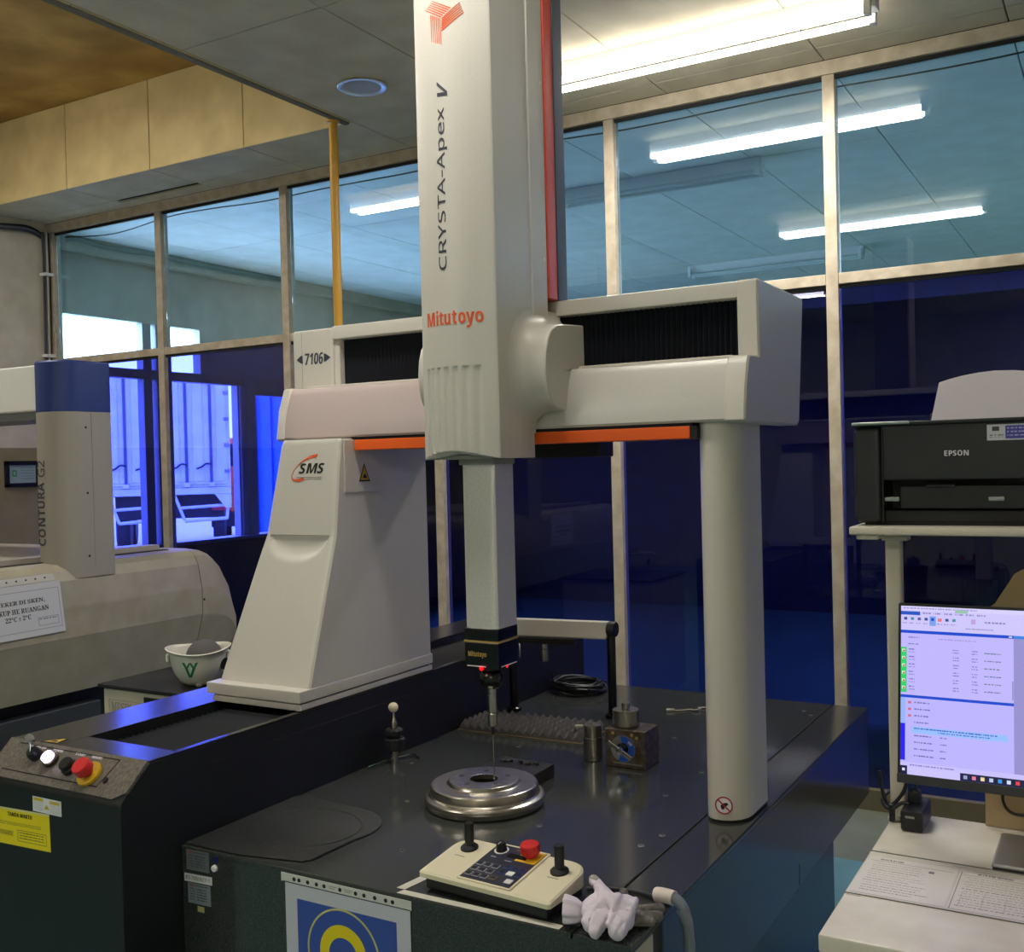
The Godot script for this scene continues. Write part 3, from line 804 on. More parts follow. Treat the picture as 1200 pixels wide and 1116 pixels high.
func prohibition(post: Node3D) -> void:
	var c := V(-0.7215, 0.7375, -2.0665)
	var b := Basis(V(1, 0, 0.10).normalized(), PI / 2)
	b = Basis(Vector3.UP, 0.16) * Basis(Vector3.RIGHT, PI / 2)
	var disc := part(post, "no_touch_sign", sh().lathe([Vector2(0, 0), Vector2(0.0185, 0), Vector2(0.0185, 0.0016), Vector2(0, 0.0016)], c, b, 32), M.paper, "round no touching sticker")
	part(disc, "red_ring", sh().lathe([Vector2(0.0155, 0.0012), Vector2(0.0183, 0.0012), Vector2(0.0183, 0.0022), Vector2(0.0155, 0.0022), Vector2(0.0155, 0.0012)], c, b, 32), M.ink_red, "red ring and slash")
	var u := b.x; var v := -b.z; var n := b.y
	var hand := PackedVector2Array([Vector2(-0.005, -0.008), Vector2(-0.007, -0.001), Vector2(-0.003, 0.004), Vector2(0.004, 0.006), Vector2(0.008, 0.005), Vector2(0.009, 0.002), Vector2(0.005, -0.001), Vector2(0.001, -0.004), Vector2(0.0, -0.0085)])
	part(disc, "hand_mark", sh().prism(hand, c + n * 0.0015, u, v, n * 0.0005), M.ink_black)
	part(disc, "slash", sh().prism(PackedVector2Array([Vector2(-0.0125, 0.0095), Vector2(-0.0105, 0.0115), Vector2(0.0125, -0.0095), Vector2(0.0105, -0.0115)]), c + n * 0.0016, u, v, n * 0.0006), M.ink_red)

func bellows_z(t: Node3D, x0: float, x1: float, z0: float, z1: float) -> void:
	var n := int(absf(z1 - z0) / 0.017)
	var pl := PackedVector2Array()
	for i in n + 1:
		var z := lerpf(z0, z1, float(i) / n)
		pl.append(Vector2(z, 0.866))
		if i < n: pl.append(Vector2(lerpf(z0, z1, (i + 0.5) / n), 0.852))
	pl.append(Vector2(z1, 0.85)); pl.append(Vector2(z0, 0.85))
	var s := sh().prism(pl, V(x0 + 0.004, 0, 0), V(0, 0, 1), V(0, 1, 0), V(x1 - x0 - 0.008, 0, 0))
	s.smooth = 8.0
	part(t, "way_bellows", s, M.bellows, "folded black way cover")

func left_leg(t: Node3D) -> void:
	var xr := -1.650
	var loops := []
	var ys := [0.934, 0.98, 1.04, 1.10, 1.16, 1.20, 1.21, 1.215, 1.22, 1.225, 1.23, 1.235, 1.24, 1.245, 1.25, 1.255, 1.26, 1.265, 1.27, 1.275, 1.279, 1.2825, 1.285, 1.30, 1.36, 1.44, 1.505, 1.516, 1.52]
	for y in ys:
		var k := clampf((1.283 - y) / (1.283 - 0.934), 0.0, 1.0)
		var ku := clampf((y - 1.283) / (1.52 - 1.283), 0.0, 1.0)
		var xl := lerpf(lerpf(-1.876, -1.842, ku), -1.940, pow(k, 0.92))
		var zf := lerpf(lerpf(-1.978, -2.006, ku), -1.870, k)
		var inset := 0.004 if y > 1.518 else (0.0015 if y > 1.512 else 0.0)
		xl += inset; zf -= inset
		var r := 0.012
		var L := PackedVector3Array()
		L.append(V(xl, y, -2.365)); L.append(V(xl, y, zf - 0.03))
		L.append(V(xl + r * 0.1, y, zf - r * 0.55)); L.append(V(xl + r * 0.45, y, zf - r * 0.15))
		var n := 44
		for i in n + 1:
			var f := float(i) / n
			var x := lerpf(xl + r, xr - r, f)
			var z := zf
			# scooped relief under the bend
			var sx := (f - 0.5) / 0.46
			if absf(sx) < 1.0 and y < 1.283:
				var depth := 0.066 * pow(1.0 - pow(absf(sx), 2.4), 0.6)
				var q: float = (1.283 - y) / maxf(depth, 1e-4)
				if q < 1.0:
					var flat := -1.982
					z = lerpf(flat, zf, smoothstep(0.35, 1.0, q))
			L.append(V(x, y, z))
		L.append(V(xr - r * 0.45 - inset, y, zf - r * 0.15)); L.append(V(xr - r * 0.1 - inset, y, zf - r * 0.55)); L.append(V(xr - inset, y, zf - 0.03))
		L.append(V(xr - inset, y, -2.365)); L.append(V(xr - 0.008, y, -2.373)); L.append(V(xl + 0.008, y, -2.373))
		loops.append(L)
	var s := sh().loft(loops)
	s.smooth = 30.0
	var leg := part(t, "drive_leg", s, M.cream)
	part(leg, "skirt", sh().span(V(-1.948, 0.906, -2.374), V(-1.6485, 0.934, -1.835), 0.003).span(V(-1.930, 0.889, -2.372), V(-1.650, 0.9035, -1.838), 0.002), M.cream)
	part(leg, "skirt_gap", sh().span(V(-1.925, 0.90, -2.36), V(-1.652, 0.91, -1.845)), M.dark_gap)
	var pl := part(leg, "cover_plate", sh().span(V(-1.6500, 1.386, -2.148), V(-1.6465, 1.516, -2.016), 0.0015), M.cream)
	for q in [[1.505, -2.026], [1.397, -2.026], [1.397, -2.138]]:
		part(pl, "screw", sh().lathe([Vector2(0, 0), Vector2(0.005, 0), Vector2(0.0045, 0.003), Vector2(0, 0.0035)], V(-1.6466, q[0], q[1]), Basis(Vector3.FORWARD, PI / 2 * -1.0) * Basis(Vector3.RIGHT, 0.0), 12), M.white_plastic)
	triangle_sign(pl, V(-1.6464, 1.412, -2.070), V(0, 0, -0.044), V(0, 0.046, 0))
	# maker's mark of the service agent: slanted letters in an orange swoosh
	var zf2 := func(y: float) -> float: return lerpf(-1.978, -2.006, (y - 1.283) / 0.237)
	var up := V(0, 0.03, zf2.call(1.46) - zf2.call(1.43)).normalized()
	letters(leg, "SMS", V(-1.776, 1.436, zf2.call(1.436) + 0.0005), V(0.076, 0, 0), up * 0.025, M.ink_black, true, 0.0006, 0.25)
	var im := sh().span(V(-1.782, 1.4255, -1.9935), V(-1.702, 1.4275, -1.9925))
	part(leg, "fine_print", im, M.under)
	var sw := sh()
	var o1 := PackedVector3Array(); var pa := []
	for i in 25:
		var a := lerpf(0.55, 4.35, i / 24.0)
		var c := V(-1.752, 1.449, 0)
		var rx := 0.051; var ry := 0.021
		var q := V(rx * cos(a), ry * sin(a), 0)
		var rot := Basis(Vector3.BACK, 0.48)
		q = rot * q
		var w := 0.0006 + 0.0042 * pow(absf(i - 12.0) / 12.0, 1.6)
		var d := rot * V(cos(a), sin(a), 0).normalized() * w
		var y1 := c.y + q.y
		pa.append([V(c.x + q.x - d.x, y1 - d.y, zf2.call(y1 - d.y) + 0.0006), V(c.x + q.x + d.x, y1 + d.y, zf2.call(y1 + d.y) + 0.0006)])
	for i in pa.size() - 1:
		var a: Vector3 = pa[i][0]; var b: Vector3 = pa[i][1]; var c2: Vector3 = pa[i + 1][1]; var d2: Vector3 = pa[i + 1][0]
		var up2 := V(0, 0, 0.0006)
		sw.loft([PackedVector3Array([a, b, c2, d2]), PackedVector3Array([a + up2, b + up2, c2 + up2, d2 + up2])])
	part(leg, "swoosh_mark", sw, M.ink_orange)

func beam(t: Node3D) -> void:
	# lower cover: slightly bowed face, split so the left length carries a painted reflection tint
	var prof := PackedVector2Array([Vector2(-2.43, 1.523), Vector2(-2.054, 1.523), Vector2(-2.050, 1.528), Vector2(-2.053, 1.56), Vector2(-2.062, 1.60), Vector2(-2.075, 1.636), Vector2(-2.082, 1.650), Vector2(-2.088, 1.6535), Vector2(-2.46, 1.6535)])
	var zu := V(0, 0, 1)
	var bm := part(t, "beam_cover", sh().prism(prof, V(-1.20, 0, 0), zu, Vector3.UP, V(0.51, 0, 0)), M.cream_cover)
	part(t, "beam_cover", sh().prism(prof, V(-1.868, 0, 0), zu, Vector3.UP, V(0.668, 0, 0)), M.cover_reflected_tint, "left length of the beam cover with a reflected mauve tint in its colour")
	# end caps
	var cap := PackedVector2Array([Vector2(-2.435, 1.519), Vector2(-2.056, 1.519), Vector2(-2.046, 1.525), Vector2(-2.049, 1.56), Vector2(-2.058, 1.60), Vector2(-2.071, 1.638), Vector2(-2.078, 1.652), Vector2(-2.088, 1.657), Vector2(-2.148, 1.659), Vector2(-2.148, 1.815), Vector2(-2.154, 1.820), Vector2(-2.495, 1.820), Vector2(-2.50, 1.814), Vector2(-2.448, 1.53)])
	part(t, "beam_end", sh().prism(cap, V(-0.698, 0, 0), zu, Vector3.UP, V(0.046, 0, 0), 0.004), M.cream)
	var cap2 := PackedVector2Array([Vector2(-2.435, 1.519), Vector2(-2.056, 1.519), Vector2(-2.046, 1.525), Vector2(-2.058, 1.60), Vector2(-2.078, 1.652), Vector2(-2.088, 1.657), Vector2(-2.46, 1.657)])
	part(t, "beam_end", sh().prism(cap2, V(-1.896, 0, 0), zu, Vector3.UP, V(0.028, 0, 0), 0.004), M.cream)
	# upper frame
	part(t, "beam_rail", sh().span(V(-1.788, 1.783, -2.50), V(-0.684, 1.818, -2.150), 0.004), M.cream)
	part(t, "beam_rail", sh().span(V(-1.85, 1.652, -2.47), V(-0.70, 1.662, -2.12), 0.002), M.cream)
	var lb := part(t, "beam_block", sh().span(V(-1.922, 1.655, -2.50), V(-1.786, 1.815, -2.150), 0.006).span(V(-1.790, 1.655, -2.47), V(-1.770, 1.80, -2.160), 0.002), M.cream)
	part(lb, "seam", sh().span(V(-1.8905, 1.66, -2.1515), V(-1.8895, 1.81, -2.1495)), M.under)
	letters(lb, "7106", V(-1.882, 1.722, -2.1498), V(0.062, 0, 0), V(0, 0.031, 0), M.ink, true, 0.0006, 0.1)
	for s in [[-1.909, -1.888, 1], [-1.815, -1.793, -1]]:
		var a: float = s[0]; var b: float = s[1]
		var pl := PackedVector2Array()
		if s[2] > 0: pl = PackedVector2Array([Vector2(a, 1.738), Vector2(b - 0.006, 1.728), Vector2(b, 1.727), Vector2(b, 1.749), Vector2(b - 0.006, 1.748)])
		else: pl = PackedVector2Array([Vector2(b, 1.738), Vector2(a + 0.006, 1.748), Vector2(a, 1.749), Vector2(a, 1.727), Vector2(a + 0.006, 1.728)])
		part(lb, "arrow_mark", sh().prism(pl, V(0, 0, -2.1498), Vector3.RIGHT, Vector3.UP, V(0, 0, 0.0006)), M.ink)
	# bellows across the beam, with a dark back
	var n := 88
	var pl := PackedVector2Array()
	for i in n + 1:
		pl.append(Vector2(lerpf(-1.772, -0.696, float(i) / n), -2.175))
		if i < n: pl.append(Vector2(lerpf(-1.772, -0.696, (i + 0.5) / n), -2.187))
	pl.append(Vector2(-0.696, -2.20)); pl.append(Vector2(-1.772, -2.20))
	var bs := sh().prism(pl, V(0, 1.662, 0), Vector3.RIGHT, V(0, 0, 1), V(0, 0.121, 0))
	bs.smooth = 8.0
	part(t, "beam_bellows", bs, M.bellows, "folded black bellows across the beam")
	part(t, "beam_core", sh().span(V(-1.85, 1.56, -2.42), V(-0.72, 1.80, -2.201)), M.dark_gap)
	# orange rail below
	part(t, "orange_rail", sh().span(V(-1.645, 1.490, -2.12), V(-0.772, 1.516, -2.052), 0.002), M.orange, "orange rail under the beam")
	part(t, "rail_seat", sh().span(V(-1.64, 1.514, -2.2), V(-0.77, 1.526, -2.06)).span(V(-0.774, 1.491, -2.118), V(-0.758, 1.516, -2.056)), M.dark_gap)
	part(t, "cable_duct", sh().span(V(-1.30, 1.459, -2.36), V(-1.085, 1.515, -2.28), 0.003), M.black_plastic)

func column_z(x: float) -> float:
	var k := (x + 1.221) / 0.096
	return -1.885 + 0.027 * (1.0 - k * k)

func ram(t: Node3D) -> void:
	# column front: bowed, with seven flutes near the foot and an arched lower edge
	var xl := -1.317; var xr := -1.125
	var fl := [-1.2925, -1.277, -1.2585, -1.2375, -1.215, -1.191, -1.165]
	var n := 96
	var ys := [1.460, 1.50, 1.58, 1.645, 1.650, 1.6535, 1.656, 1.66, 1.9, 2.3, 2.76]
	var loops := []
	for yi in ys.size():
		var y: float = ys[yi]
		var L := PackedVector3Array()
		L.append(V(xl, y, -2.034)); L.append(V(xl, y, -1.90)); L.append(V(xl + 0.0015, y, -1.889))
		for i in n + 1:
			var x := lerpf(xl + 0.004, xr - 0.002, float(i) / n)
			var z := column_z(x)
			var d := 0.0
			if y < 1.655:
				for k in fl.size():
					var w := 0.0052 + 0.0012 * k
					var u := absf(x - fl[k]) / w
					if u < 1.0: d = maxf(d, 0.0032 * (0.5 + 0.5 * cos(PI * u)))
			var yy := y
			if yi == 0: yy = 1.461 + 0.0175 * sin(PI * pow(float(i) / n, 0.8))
			L.append(V(x, yy, z - d))
		L.append(V(xr, y, -1.886)); L.append(V(xr, y, -1.90)); L.append(V(xr, y, -2.034))
		loops.append(L)
	var s := sh().loft(loops)
	s.smooth = 33.0
	var cv := part(t, "ram_cover", s, M.cream)
	part(cv, "foot_plate", sh().span(V(-1.31, 1.4605, -2.03), V(-1.127, 1.468, -1.892)), M.under)
	# rear cover, stepped where it meets the beam
	var rear := PackedVector2Array([Vector2(-2.034, 1.472), Vector2(-2.017, 1.468), Vector2(-2.017, 1.514), Vector2(-2.04, 1.516), Vector2(-2.04, 1.556), Vector2(-2.07, 1.564), Vector2(-2.108, 1.70), Vector2(-2.108, 2.76), Vector2(-2.036, 2.76), Vector2(-2.036, 1.472)])
	rear = PackedVector2Array([Vector2(-2.0355, 1.562), Vector2(-2.07, 1.562), Vector2(-2.108, 1.66), Vector2(-2.108, 2.76), Vector2(-2.0355, 2.76)])
	var rv := part(t, "ram_cover", sh().prism(rear, V(-1.320, 0, 0), V(0, 0, 1), Vector3.UP, V(0.198, 0, 0), 0.003), M.cream)
	for y in [2.30, 1.905]:
		part(rv, "screw", sh().lathe([Vector2(0, 0), Vector2(0.004, 0), Vector2(0.0035, 0.003), Vector2(0, 0.0035)], V(-1.122, y, -2.095), Basis(Vector3.FORWARD, -PI / 2), 10), M.white_plastic)
	part(t, "orange_strip", sh().span(V(-1.31, 1.819, -2.150), V(-1.119, 2.74, -2.109), 0.002), M.orange_red, "orange red strip down the back of the column")
	part(t, "back_strip", sh().span(V(-1.31, 1.819, -2.196), V(-1.117, 2.74, -2.151), 0.002), M.slate, "dark grey strip at the column's back edge")
	# lettering bent onto the bowed face
	var bend := func(w: Vector3, h: float) -> Vector3: return V(w.x, w.y, column_z(w.x) + 0.0002 + h)
	letters(cv, "CRYSTA-Apex", V(-1.2225, 1.860, -1.86), V(0.003, 0.340, 0), V(-0.027, 0, 0), M.ink, false, 0.0006, 0.0, "Droid Sans", bend)
	letters(cv, "V", V(-1.2165, 2.212, -1.86), V(0.0, 0.031, 0), V(-0.026, 0, 0), M.ink, true, 0.0008, 0.5, "Droid Sans", bend)
	letters(cv, "Mitutoyo", V(-1.291, 1.734, -1.86), V(0.141, 0, 0), V(0, 0.042, 0), M.ink_orange, true, 0.0006, 0.0, "Droid Sans", bend)
	# emblem of three fans of strokes
	var em := sh()
	for q in [[-1.2547, 2.3992, -1.2539, 2.3432], [-1.2496, 2.3966, -1.2484, 2.3406], [-1.2446, 2.3940, -1.2432, 2.3382], [-1.2398, 2.3915, -1.2380, 2.3358], [-1.2351, 2.3891, -1.2330, 2.3335], [-1.2304, 2.3867, -1.2281, 2.3313],
			[-1.2040, 2.4022, -1.2508, 2.4279], [-1.2085, 2.3994, -1.2546, 2.4252], [-1.2132, 2.3967, -1.2585, 2.4225], [-1.2179, 2.3939, -1.2625, 2.4198], [-1.2227, 2.3913, -1.2666, 2.4173], [-1.2276, 2.3887, -1.2708, 2.4147],
			[-1.2256, 2.3836, -1.1823, 2.4100], [-1.2257, 2.3788, -1.1807, 2.4056], [-1.2259, 2.3740, -1.1792, 2.4012], [-1.2260, 2.3692, -1.1776, 2.3968], [-1.2262, 2.3644, -1.1761, 2.3925], [-1.2264, 2.3595, -1.1745, 2.3881]]:
		var a := V(q[0], q[1], 0); var b := V(q[2], q[3], 0)
		var w := (b - a).cross(Vector3.BACK).normalized() * 0.0013
		var rows := []
		for i in 9:
			var f := i / 8.0
			var c := a.lerp(b, f); var ww := w * lerpf(1.0, 0.4, f)
			rows.append(PackedVector3Array([bend.call(c - ww, -0.0003), bend.call(c + ww, -0.0003), bend.call(c + ww, 0.0007), bend.call(c - ww, 0.0007)]))
		em.loft(rows)
	part(cv, "emblem", em, M.ink_orange, "orange emblem of three fanned strokes")
	# carriage bosses hugging the beam
	for sgn in [1.0, -1.0]:
		var outline := [[-2.15, 1.757], [-2.06, 1.751], [-2.02, 1.746], [-1.994, 1.733], [-1.977, 1.712], [-1.967, 1.685], [-1.963, 1.655], [-1.964, 1.63], [-1.969, 1.606], [-1.98, 1.585], [-1.998, 1.570], [-2.02, 1.562], [-2.048, 1.560], [-2.060, 1.562], [-2.066, 1.570], [-2.083, 1.645], [-2.087, 1.6545], [-2.15, 1.6545]]
		var lp := []
		for q in [[-1.1248, 0.040, 0.0], [-1.1236, 0.030, 0.0], [-1.1205, 0.021, 0.0], [-1.116, 0.0135, 0.0], [-1.109, 0.0075, 0.0], [-1.100, 0.003, 0.0], [-1.091, 0.001, 0.0], [-1.080, 0.0, 0.0], [-1.064, 0.0, 0.0], [-1.058, -0.0015, 0.0], [-1.0555, -0.005, 0.0]]:
			var L := PackedVector3Array()
			for w in outline:
				var c := Vector2(-2.09, 1.66)
				var p2 := Vector2(w[0], w[1])
				var dir := (p2 - c).normalized()
				var keep := 0.0 if (p2.x < -2.055 and p2.y < 1.7) else 1.0
				p2 += dir * q[1] * keep
				var x: float = q[0]
				if sgn < 0.0: x = -2.442 - x
				L.append(V(x, p2.y, p2.x))
			lp.append(L)
		var bs := sh().loft(lp)
		bs.smooth = 44.0
		part(t, "carriage", bs, M.cream)
	# lower side plates of the carriage
	part(t, "carriage_skirt", sh().span(V(-1.317, 1.514, -2.043), V(-1.1255, 1.562, -2.03), 0.001), M.cream)
	# square quill
	var q := sh()
	var c8 := PackedVector2Array([Vector2(-1.252, -2.012), Vector2(-1.252, -1.936), Vector2(-1.246, -1.930), Vector2(-1.234, -1.928), Vector2(-1.190, -1.928), Vector2(-1.176, -1.930), Vector2(-1.170, -1.936), Vector2(-1.170, -2.012)])
	q.loft([ring_xz(c8, 1.092), ring_xz(c8, 1.50)])
	part(t, "quill", q, M.alu, "brushed aluminium quill")
	part(t, "quill_shroud", sh().span(V(-1.256, 1.447, -2.016), V(-1.166, 1.463, -1.925), 0.003), M.under)
	var qb := part(t, "quill_foot", sh().span(V(-1.254, 1.066, -2.014), V(-1.1685, 1.093, -1.927), 0.003).span(V(-1.254, 1.004, -2.014), V(-1.1685, 1.062, -1.927), 0.003), M.black_gloss, "black quill end block")
	part(qb, "gold_band", sh().span(V(-1.2545, 1.062, -2.0145), V(-1.168, 1.066, -1.9265)), M.brass, "gold band")
	letters(qb, "Mitutoyo", V(-1.244, 1.028, -1.9268), V(0.046, 0, 0), V(0, 0.015, 0), M.brass, true, 0.0006)
	part(qb, "silver_line", sh().span(V(-1.248, 1.0095, -1.9272), V(-1.20, 1.0115, -1.9262)).span(V(-1.1692, 1.0095, -2.005), V(-1.1680, 1.0115, -1.94)), M.white_plastic)
	part(qb, "red_indicator_light", sh().ball(V(-1.211, 1.006, -1.926), 0.0044, 14), M.led_red, "glowing red indicator")
	part(qb, "red_indicator_light", sh().ball(V(-1.168, 1.008, -1.962), 0.0026, 12), M.led_red, "glowing red indicator")
	var ol := OmniLight3D.new(); ol.name = "indicator_glow"; ol.light_color = Color(1, 0.03, 0.05); ol.light_energy = 0.00006; ol.light_size = 0.004; ol.shadow_enabled = true
	ol.position = V(-1.211, 1.006, -1.918) - base_of(t)
	t.add_child(ol)
	# probe head, probe and stylus
	var hd := part(t, "probe_head", sh().ball(V(-1.205, 0.980, -1.958), 0.0265, 26).lathe([Vector2(0.0, 1.0), Vector2(0.024, 1.0), Vector2(0.024, 1.006), Vector2(0, 1.006)], V(-1.205, 0, -1.958), Basis.IDENTITY, 24), M.black_gloss, "black ball shaped probe head")
	part(hd, "knob", sh().lathe([Vector2(0, 0), Vector2(0.007, 0), Vector2(0.007, 0.006), Vector2(0, 0.007)], V(-1.180, 0.980, -1.952), Basis(Vector3.FORWARD, -PI / 2), 14), M.black_plastic)
	var pr := part(t, "probe", sh().lathe([Vector2(0, 0.876), Vector2(0.0095, 0.876), Vector2(0.0105, 0.878), Vector2(0.0105, 0.904), Vector2(0.0095, 0.905), Vector2(0.0095, 0.907), Vector2(0.0105, 0.908), Vector2(0.0105, 0.944), Vector2(0.0098, 0.945), Vector2(0.0098, 0.947), Vector2(0.0105, 0.948), Vector2(0.0105, 0.963), Vector2(0.008, 0.967), Vector2(0, 0.967)], V(-1.2025, 0, -1.953), Basis.IDENTITY, 24), M.steel, "silver cylindrical probe")
	part(pr, "stylus_holder", sh().lathe([Vector2(0, 0.858), Vector2(0.003, 0.858), Vector2(0.0035, 0.862), Vector2(0.0035, 0.877), Vector2(0, 0.877)], V(-1.2025, 0, -1.953), Basis.IDENTITY, 14), M.black_plastic)
	part(pr, "stylus", sh().tube([V(-1.2025, 0.86, -1.953), V(-1.2025, 0.82, -1.953), V(-1.2025, 0.762, -1.953)], 0.0016, 8).ball(V(-1.2025, 0.761, -1.953), 0.002, 12), M.steel, "thin steel stylus")
	# rating plates on the front of the table
	for k in 2:
		var im := blank(96, 84, col(112, 116, 122) if k == 0 else col(132, 142, 148))
		im.fill_rect(Rect2i(8, 5, 20, 7), col(150, 70, 70)); scribble(im, 32, 6, 88, 4, col(50, 52, 58), rng)
		for j in 5: scribble(im, 8, 20 + j * 11, 30, 4, col(64, 66, 74), rng); scribble(im, 38, 20 + j * 11, 80, 5, col(56, 58, 66), rng)
		var y := 0.654 if k == 0 else 0.588
		part(gt, "rating_plate", sh().card(V(-1.634 if k == 0 else -1.632, y, -1.475), V(0.062, 0.002, 0), V(0, 0.040, 0), 0.001), picture(im, 0.35), "grey metal rating plate")
	var nl := part(gt, "number_label", sh().card(V(-1.641, 0.630, -1.475), V(0.076, 0.003, 0), V(0, 0.016, 0), 0.0012), M.paper, "cream paper number label")
	letters(nl, "BT-700/AC7-1", V(-1.637, 0.6345, -1.4737), V(0.066, 0.0025, 0), V(0, 0.008, 0), M.under, true, 0.0004)
	part(gt, "tape_scrap", sh().card(V(-1.607, 0.574, -1.475), V(0.018, 0, 0), V(0, 0.011, 0), 0.0006), mat(col(190, 176, 110), 0.6))
	part(gt, "blue_tag", sh().card(V(-1.562, 0.680, -1.475), V(0.016, 0, 0), V(0, 0.011, 0), 0.001), mat(col(24, 26, 96), 0.5))
	part(gt, "white_stud", sh().lathe([Vector2(0, 0), Vector2(0.007, 0), Vector2(0.006, 0.005), Vector2(0, 0.006)], V(-1.556, 0.669, -1.475), Basis(Vector3.RIGHT, PI / 2), 14), M.white_plastic)
	part(gt, "side_label", sh().card(V(-0.67, 0.60, -1.488), V(0, 0, -0.073), V(0, 0.086, 0), 0.0008), mat(col(176, 172, 150), 0.6), "beige label on the table's side")
	part(gt, "side_slot", sh().span(V(-0.672, 0.452, -2.432), V(-0.6695, 0.500, -2.428)), M.dark_gap)

# ---------------------------------------------------------------- the second machine and what stands by it
func second_machine() -> void:
	var t := thing("coordinate_machine", "older beige bridge measuring machine with a blue capped column at the far left", "machine", V(-3.9, 0, -2.5))
	var prof := [Vector2(-3.475, 0.62), Vector2(-3.41, 0.825), Vector2(-3.404, 0.84), Vector2(-3.404, 0.945), Vector2(-3.407, 0.96), Vector2(-3.425, 1.05), Vector2(-3.445, 1.088), Vector2(-3.475, 1.108), Vector2(-3.55, 1.114), Vector2(-4.9, 1.114), Vector2(-4.96, 1.06), Vector2(-4.98, 0.9), Vector2(-4.9, 0.62)]
	var ring := func(z: float, s: float) -> PackedVector3Array:
		var L := PackedVector3Array()
		for q in prof: L.append(V(q.x - (1.0 - s) * 0.05, 0.62 + (q.y - 0.62) * s, z))
		return L
	var b := sh()
	b.loft([ring.call(-1.4, 1.0), ring.call(-3.198, 1.0)])
	b.smooth = 12.0
	var base := part(t, "base_cover", b, M.contura, "beige facetted base cover")
	var e := sh().loft([ring.call(-3.202, 1.0), ring.call(-3.25, 0.995), ring.call(-3.30, 0.955), ring.call(-3.345, 0.87), ring.call(-3.385, 0.74), ring.call(-3.415, 0.55), ring.call(-3.43, 0.25), ring.call(-3.432, 0.02)])
	e.smooth = 25.0
	var ec := part(t, "end_cover", e, M.contura)
	part(ec, "screw", sh().lathe([Vector2(0, 0), Vector2(0.006, 0), Vector2(0.005, 0.003), Vector2(0, 0.003)], V(-3.404, 0.90, -3.21), Basis(Vector3.FORWARD, -PI / 2), 10), M.dark_gap)
	part(base, "guide_slot", sh().span(V(-3.575, 1.112, -3.15), V(-3.545, 1.1165, -1.45)), M.dark_gap)
	part(base, "guide_lip", sh().span(V(-3.66, 1.112, -3.15), V(-3.60, 1.135, -1.45), 0.004), M.contura_column)
	part(t, "stand", sh().span(V(-4.85, 0.0, -3.35), V(-3.56, 0.62, -1.5), 0.01), M.black_paint)
	part(t, "stand_box", sh().span(V(-3.58, 0.42, -2.75), V(-3.50, 0.56, -2.2), 0.006), mat(col(52, 56, 60), 0.5))
	# column
	var c := PackedVector2Array([Vector2(-3.575, -2.775), Vector2(-3.575, -2.556), Vector2(-3.57, -2.551), Vector2(-3.535, -2.546), Vector2(-3.50, -2.548), Vector2(-3.468, -2.556), Vector2(-3.444, -2.572), Vector2(-3.428, -2.595), Vector2(-3.421, -2.63), Vector2(-3.420, -2.76), Vector2(-3.425, -2.775)])
	var cs := sh().loft([ring_xz(c, 1.055), ring_xz(c, 1.685)])
	cs.smooth = 30.0
	var cc := part(t, "column", cs, M.contura_column)
	var cap := sh().loft([ring_xz(c, 1.686), ring_xz(c, 1.872), ring_xz(inset_xz(c, 0.005), 1.879)])
	cap.smooth = 30.0
	part(t, "column_cap", cap, M.contura_blue, "dark blue column cap")
	part(cc, "seam", sh().span(V(-3.4205, 1.10, -2.6815), V(-3.4190, 1.68, -2.6805)), M.under)
	for y in [1.625, 1.375, 1.135]:
		part(cc, "screw", sh().lathe([Vector2(0, 0), Vector2(0.005, 0), Vector2(0.004, 0.002), Vector2(0, 0.002)], V(-3.4195, y, -2.655), Basis(Vector3.FORWARD, -PI / 2), 10), M.dark_gap)
	letters(cc, "CONTURA", V(-3.526, 1.179, -2.5455), V(0, 0.240, 0), V(-0.040, 0, 0), M.ink, true, 0.0008)
	letters(cc, "G2", V(-3.522, 1.440, -2.5455), V(0, 0.062, 0), V(-0.040, 0, 0), M.ink, false, 0.0008)
	part(t, "cross_beam", sh().span(V(-5.35, 1.692, -2.82), V(-3.578, 1.868, -2.565), 0.008), M.white_plastic, "white crossbeam")
	part(t, "beam_underside", sh().span(V(-5.33, 1.660, -2.80), V(-3.580, 1.692, -2.585), 0.003), M.truck_grey)
	part(t, "far_column", sh().span(V(-5.35, 1.05, -2.80), V(-5.2, 1.692, -2.58), 0.01), M.contura_column)
	# notice taped on the base
	var n := thing("notice_sheet", "white printed notice in a plastic sleeve taped on the beige machine's side", "notice", V(-3.40, 0.87, -2.3))
	var im := blank(256, 180, col(205, 204, 208))
	im.fill_rect(Rect2i(8, 22, 240, 2), col(150, 150, 160)); im.fill_rect(Rect2i(8, 158, 240, 2), col(150, 150, 160)); im.fill_rect(Rect2i(246, 22, 2, 138), col(150, 150, 160))
	im.fill_rect(Rect2i(172, 118, 66, 2), col(150, 150, 158)); im.fill_rect(Rect2i(172, 146, 66, 2), col(150, 150, 158)); im.fill_rect(Rect2i(172, 118, 2, 30), col(150, 150, 158)); im.fill_rect(Rect2i(236, 118, 2, 30), col(150, 150, 158))
	scribble(im, 176, 123, 232, 4, col(130, 130, 140), rng)
	part(n, "sheet", sh().card(V(-3.3985, 0.866, -2.20), V(0, 0.004, -0.325), V(-0.0035, 0.190, 0.018), 0.0012), picture(im, 0.25))
	part(n, "sleeve_edge", sh().card(V(-3.4025, 1.0575, -2.183), V(0, 0.004, -0.305), V(-0.006, 0.024, 0.002), 0.001), mat(col(196, 192, 180), 0.3))
	for k in 7:
		part(n, "punch_hole", sh().lathe([Vector2(0, 0), Vector2(0.004, 0), Vector2(0.004, 0.0005), Vector2(0, 0.0005)], V(-3.4040, 1.071 + k * 0.0005, -2.22 - k * 0.038), Basis(Vector3.FORWARD, -PI / 2), 10), M.ink)
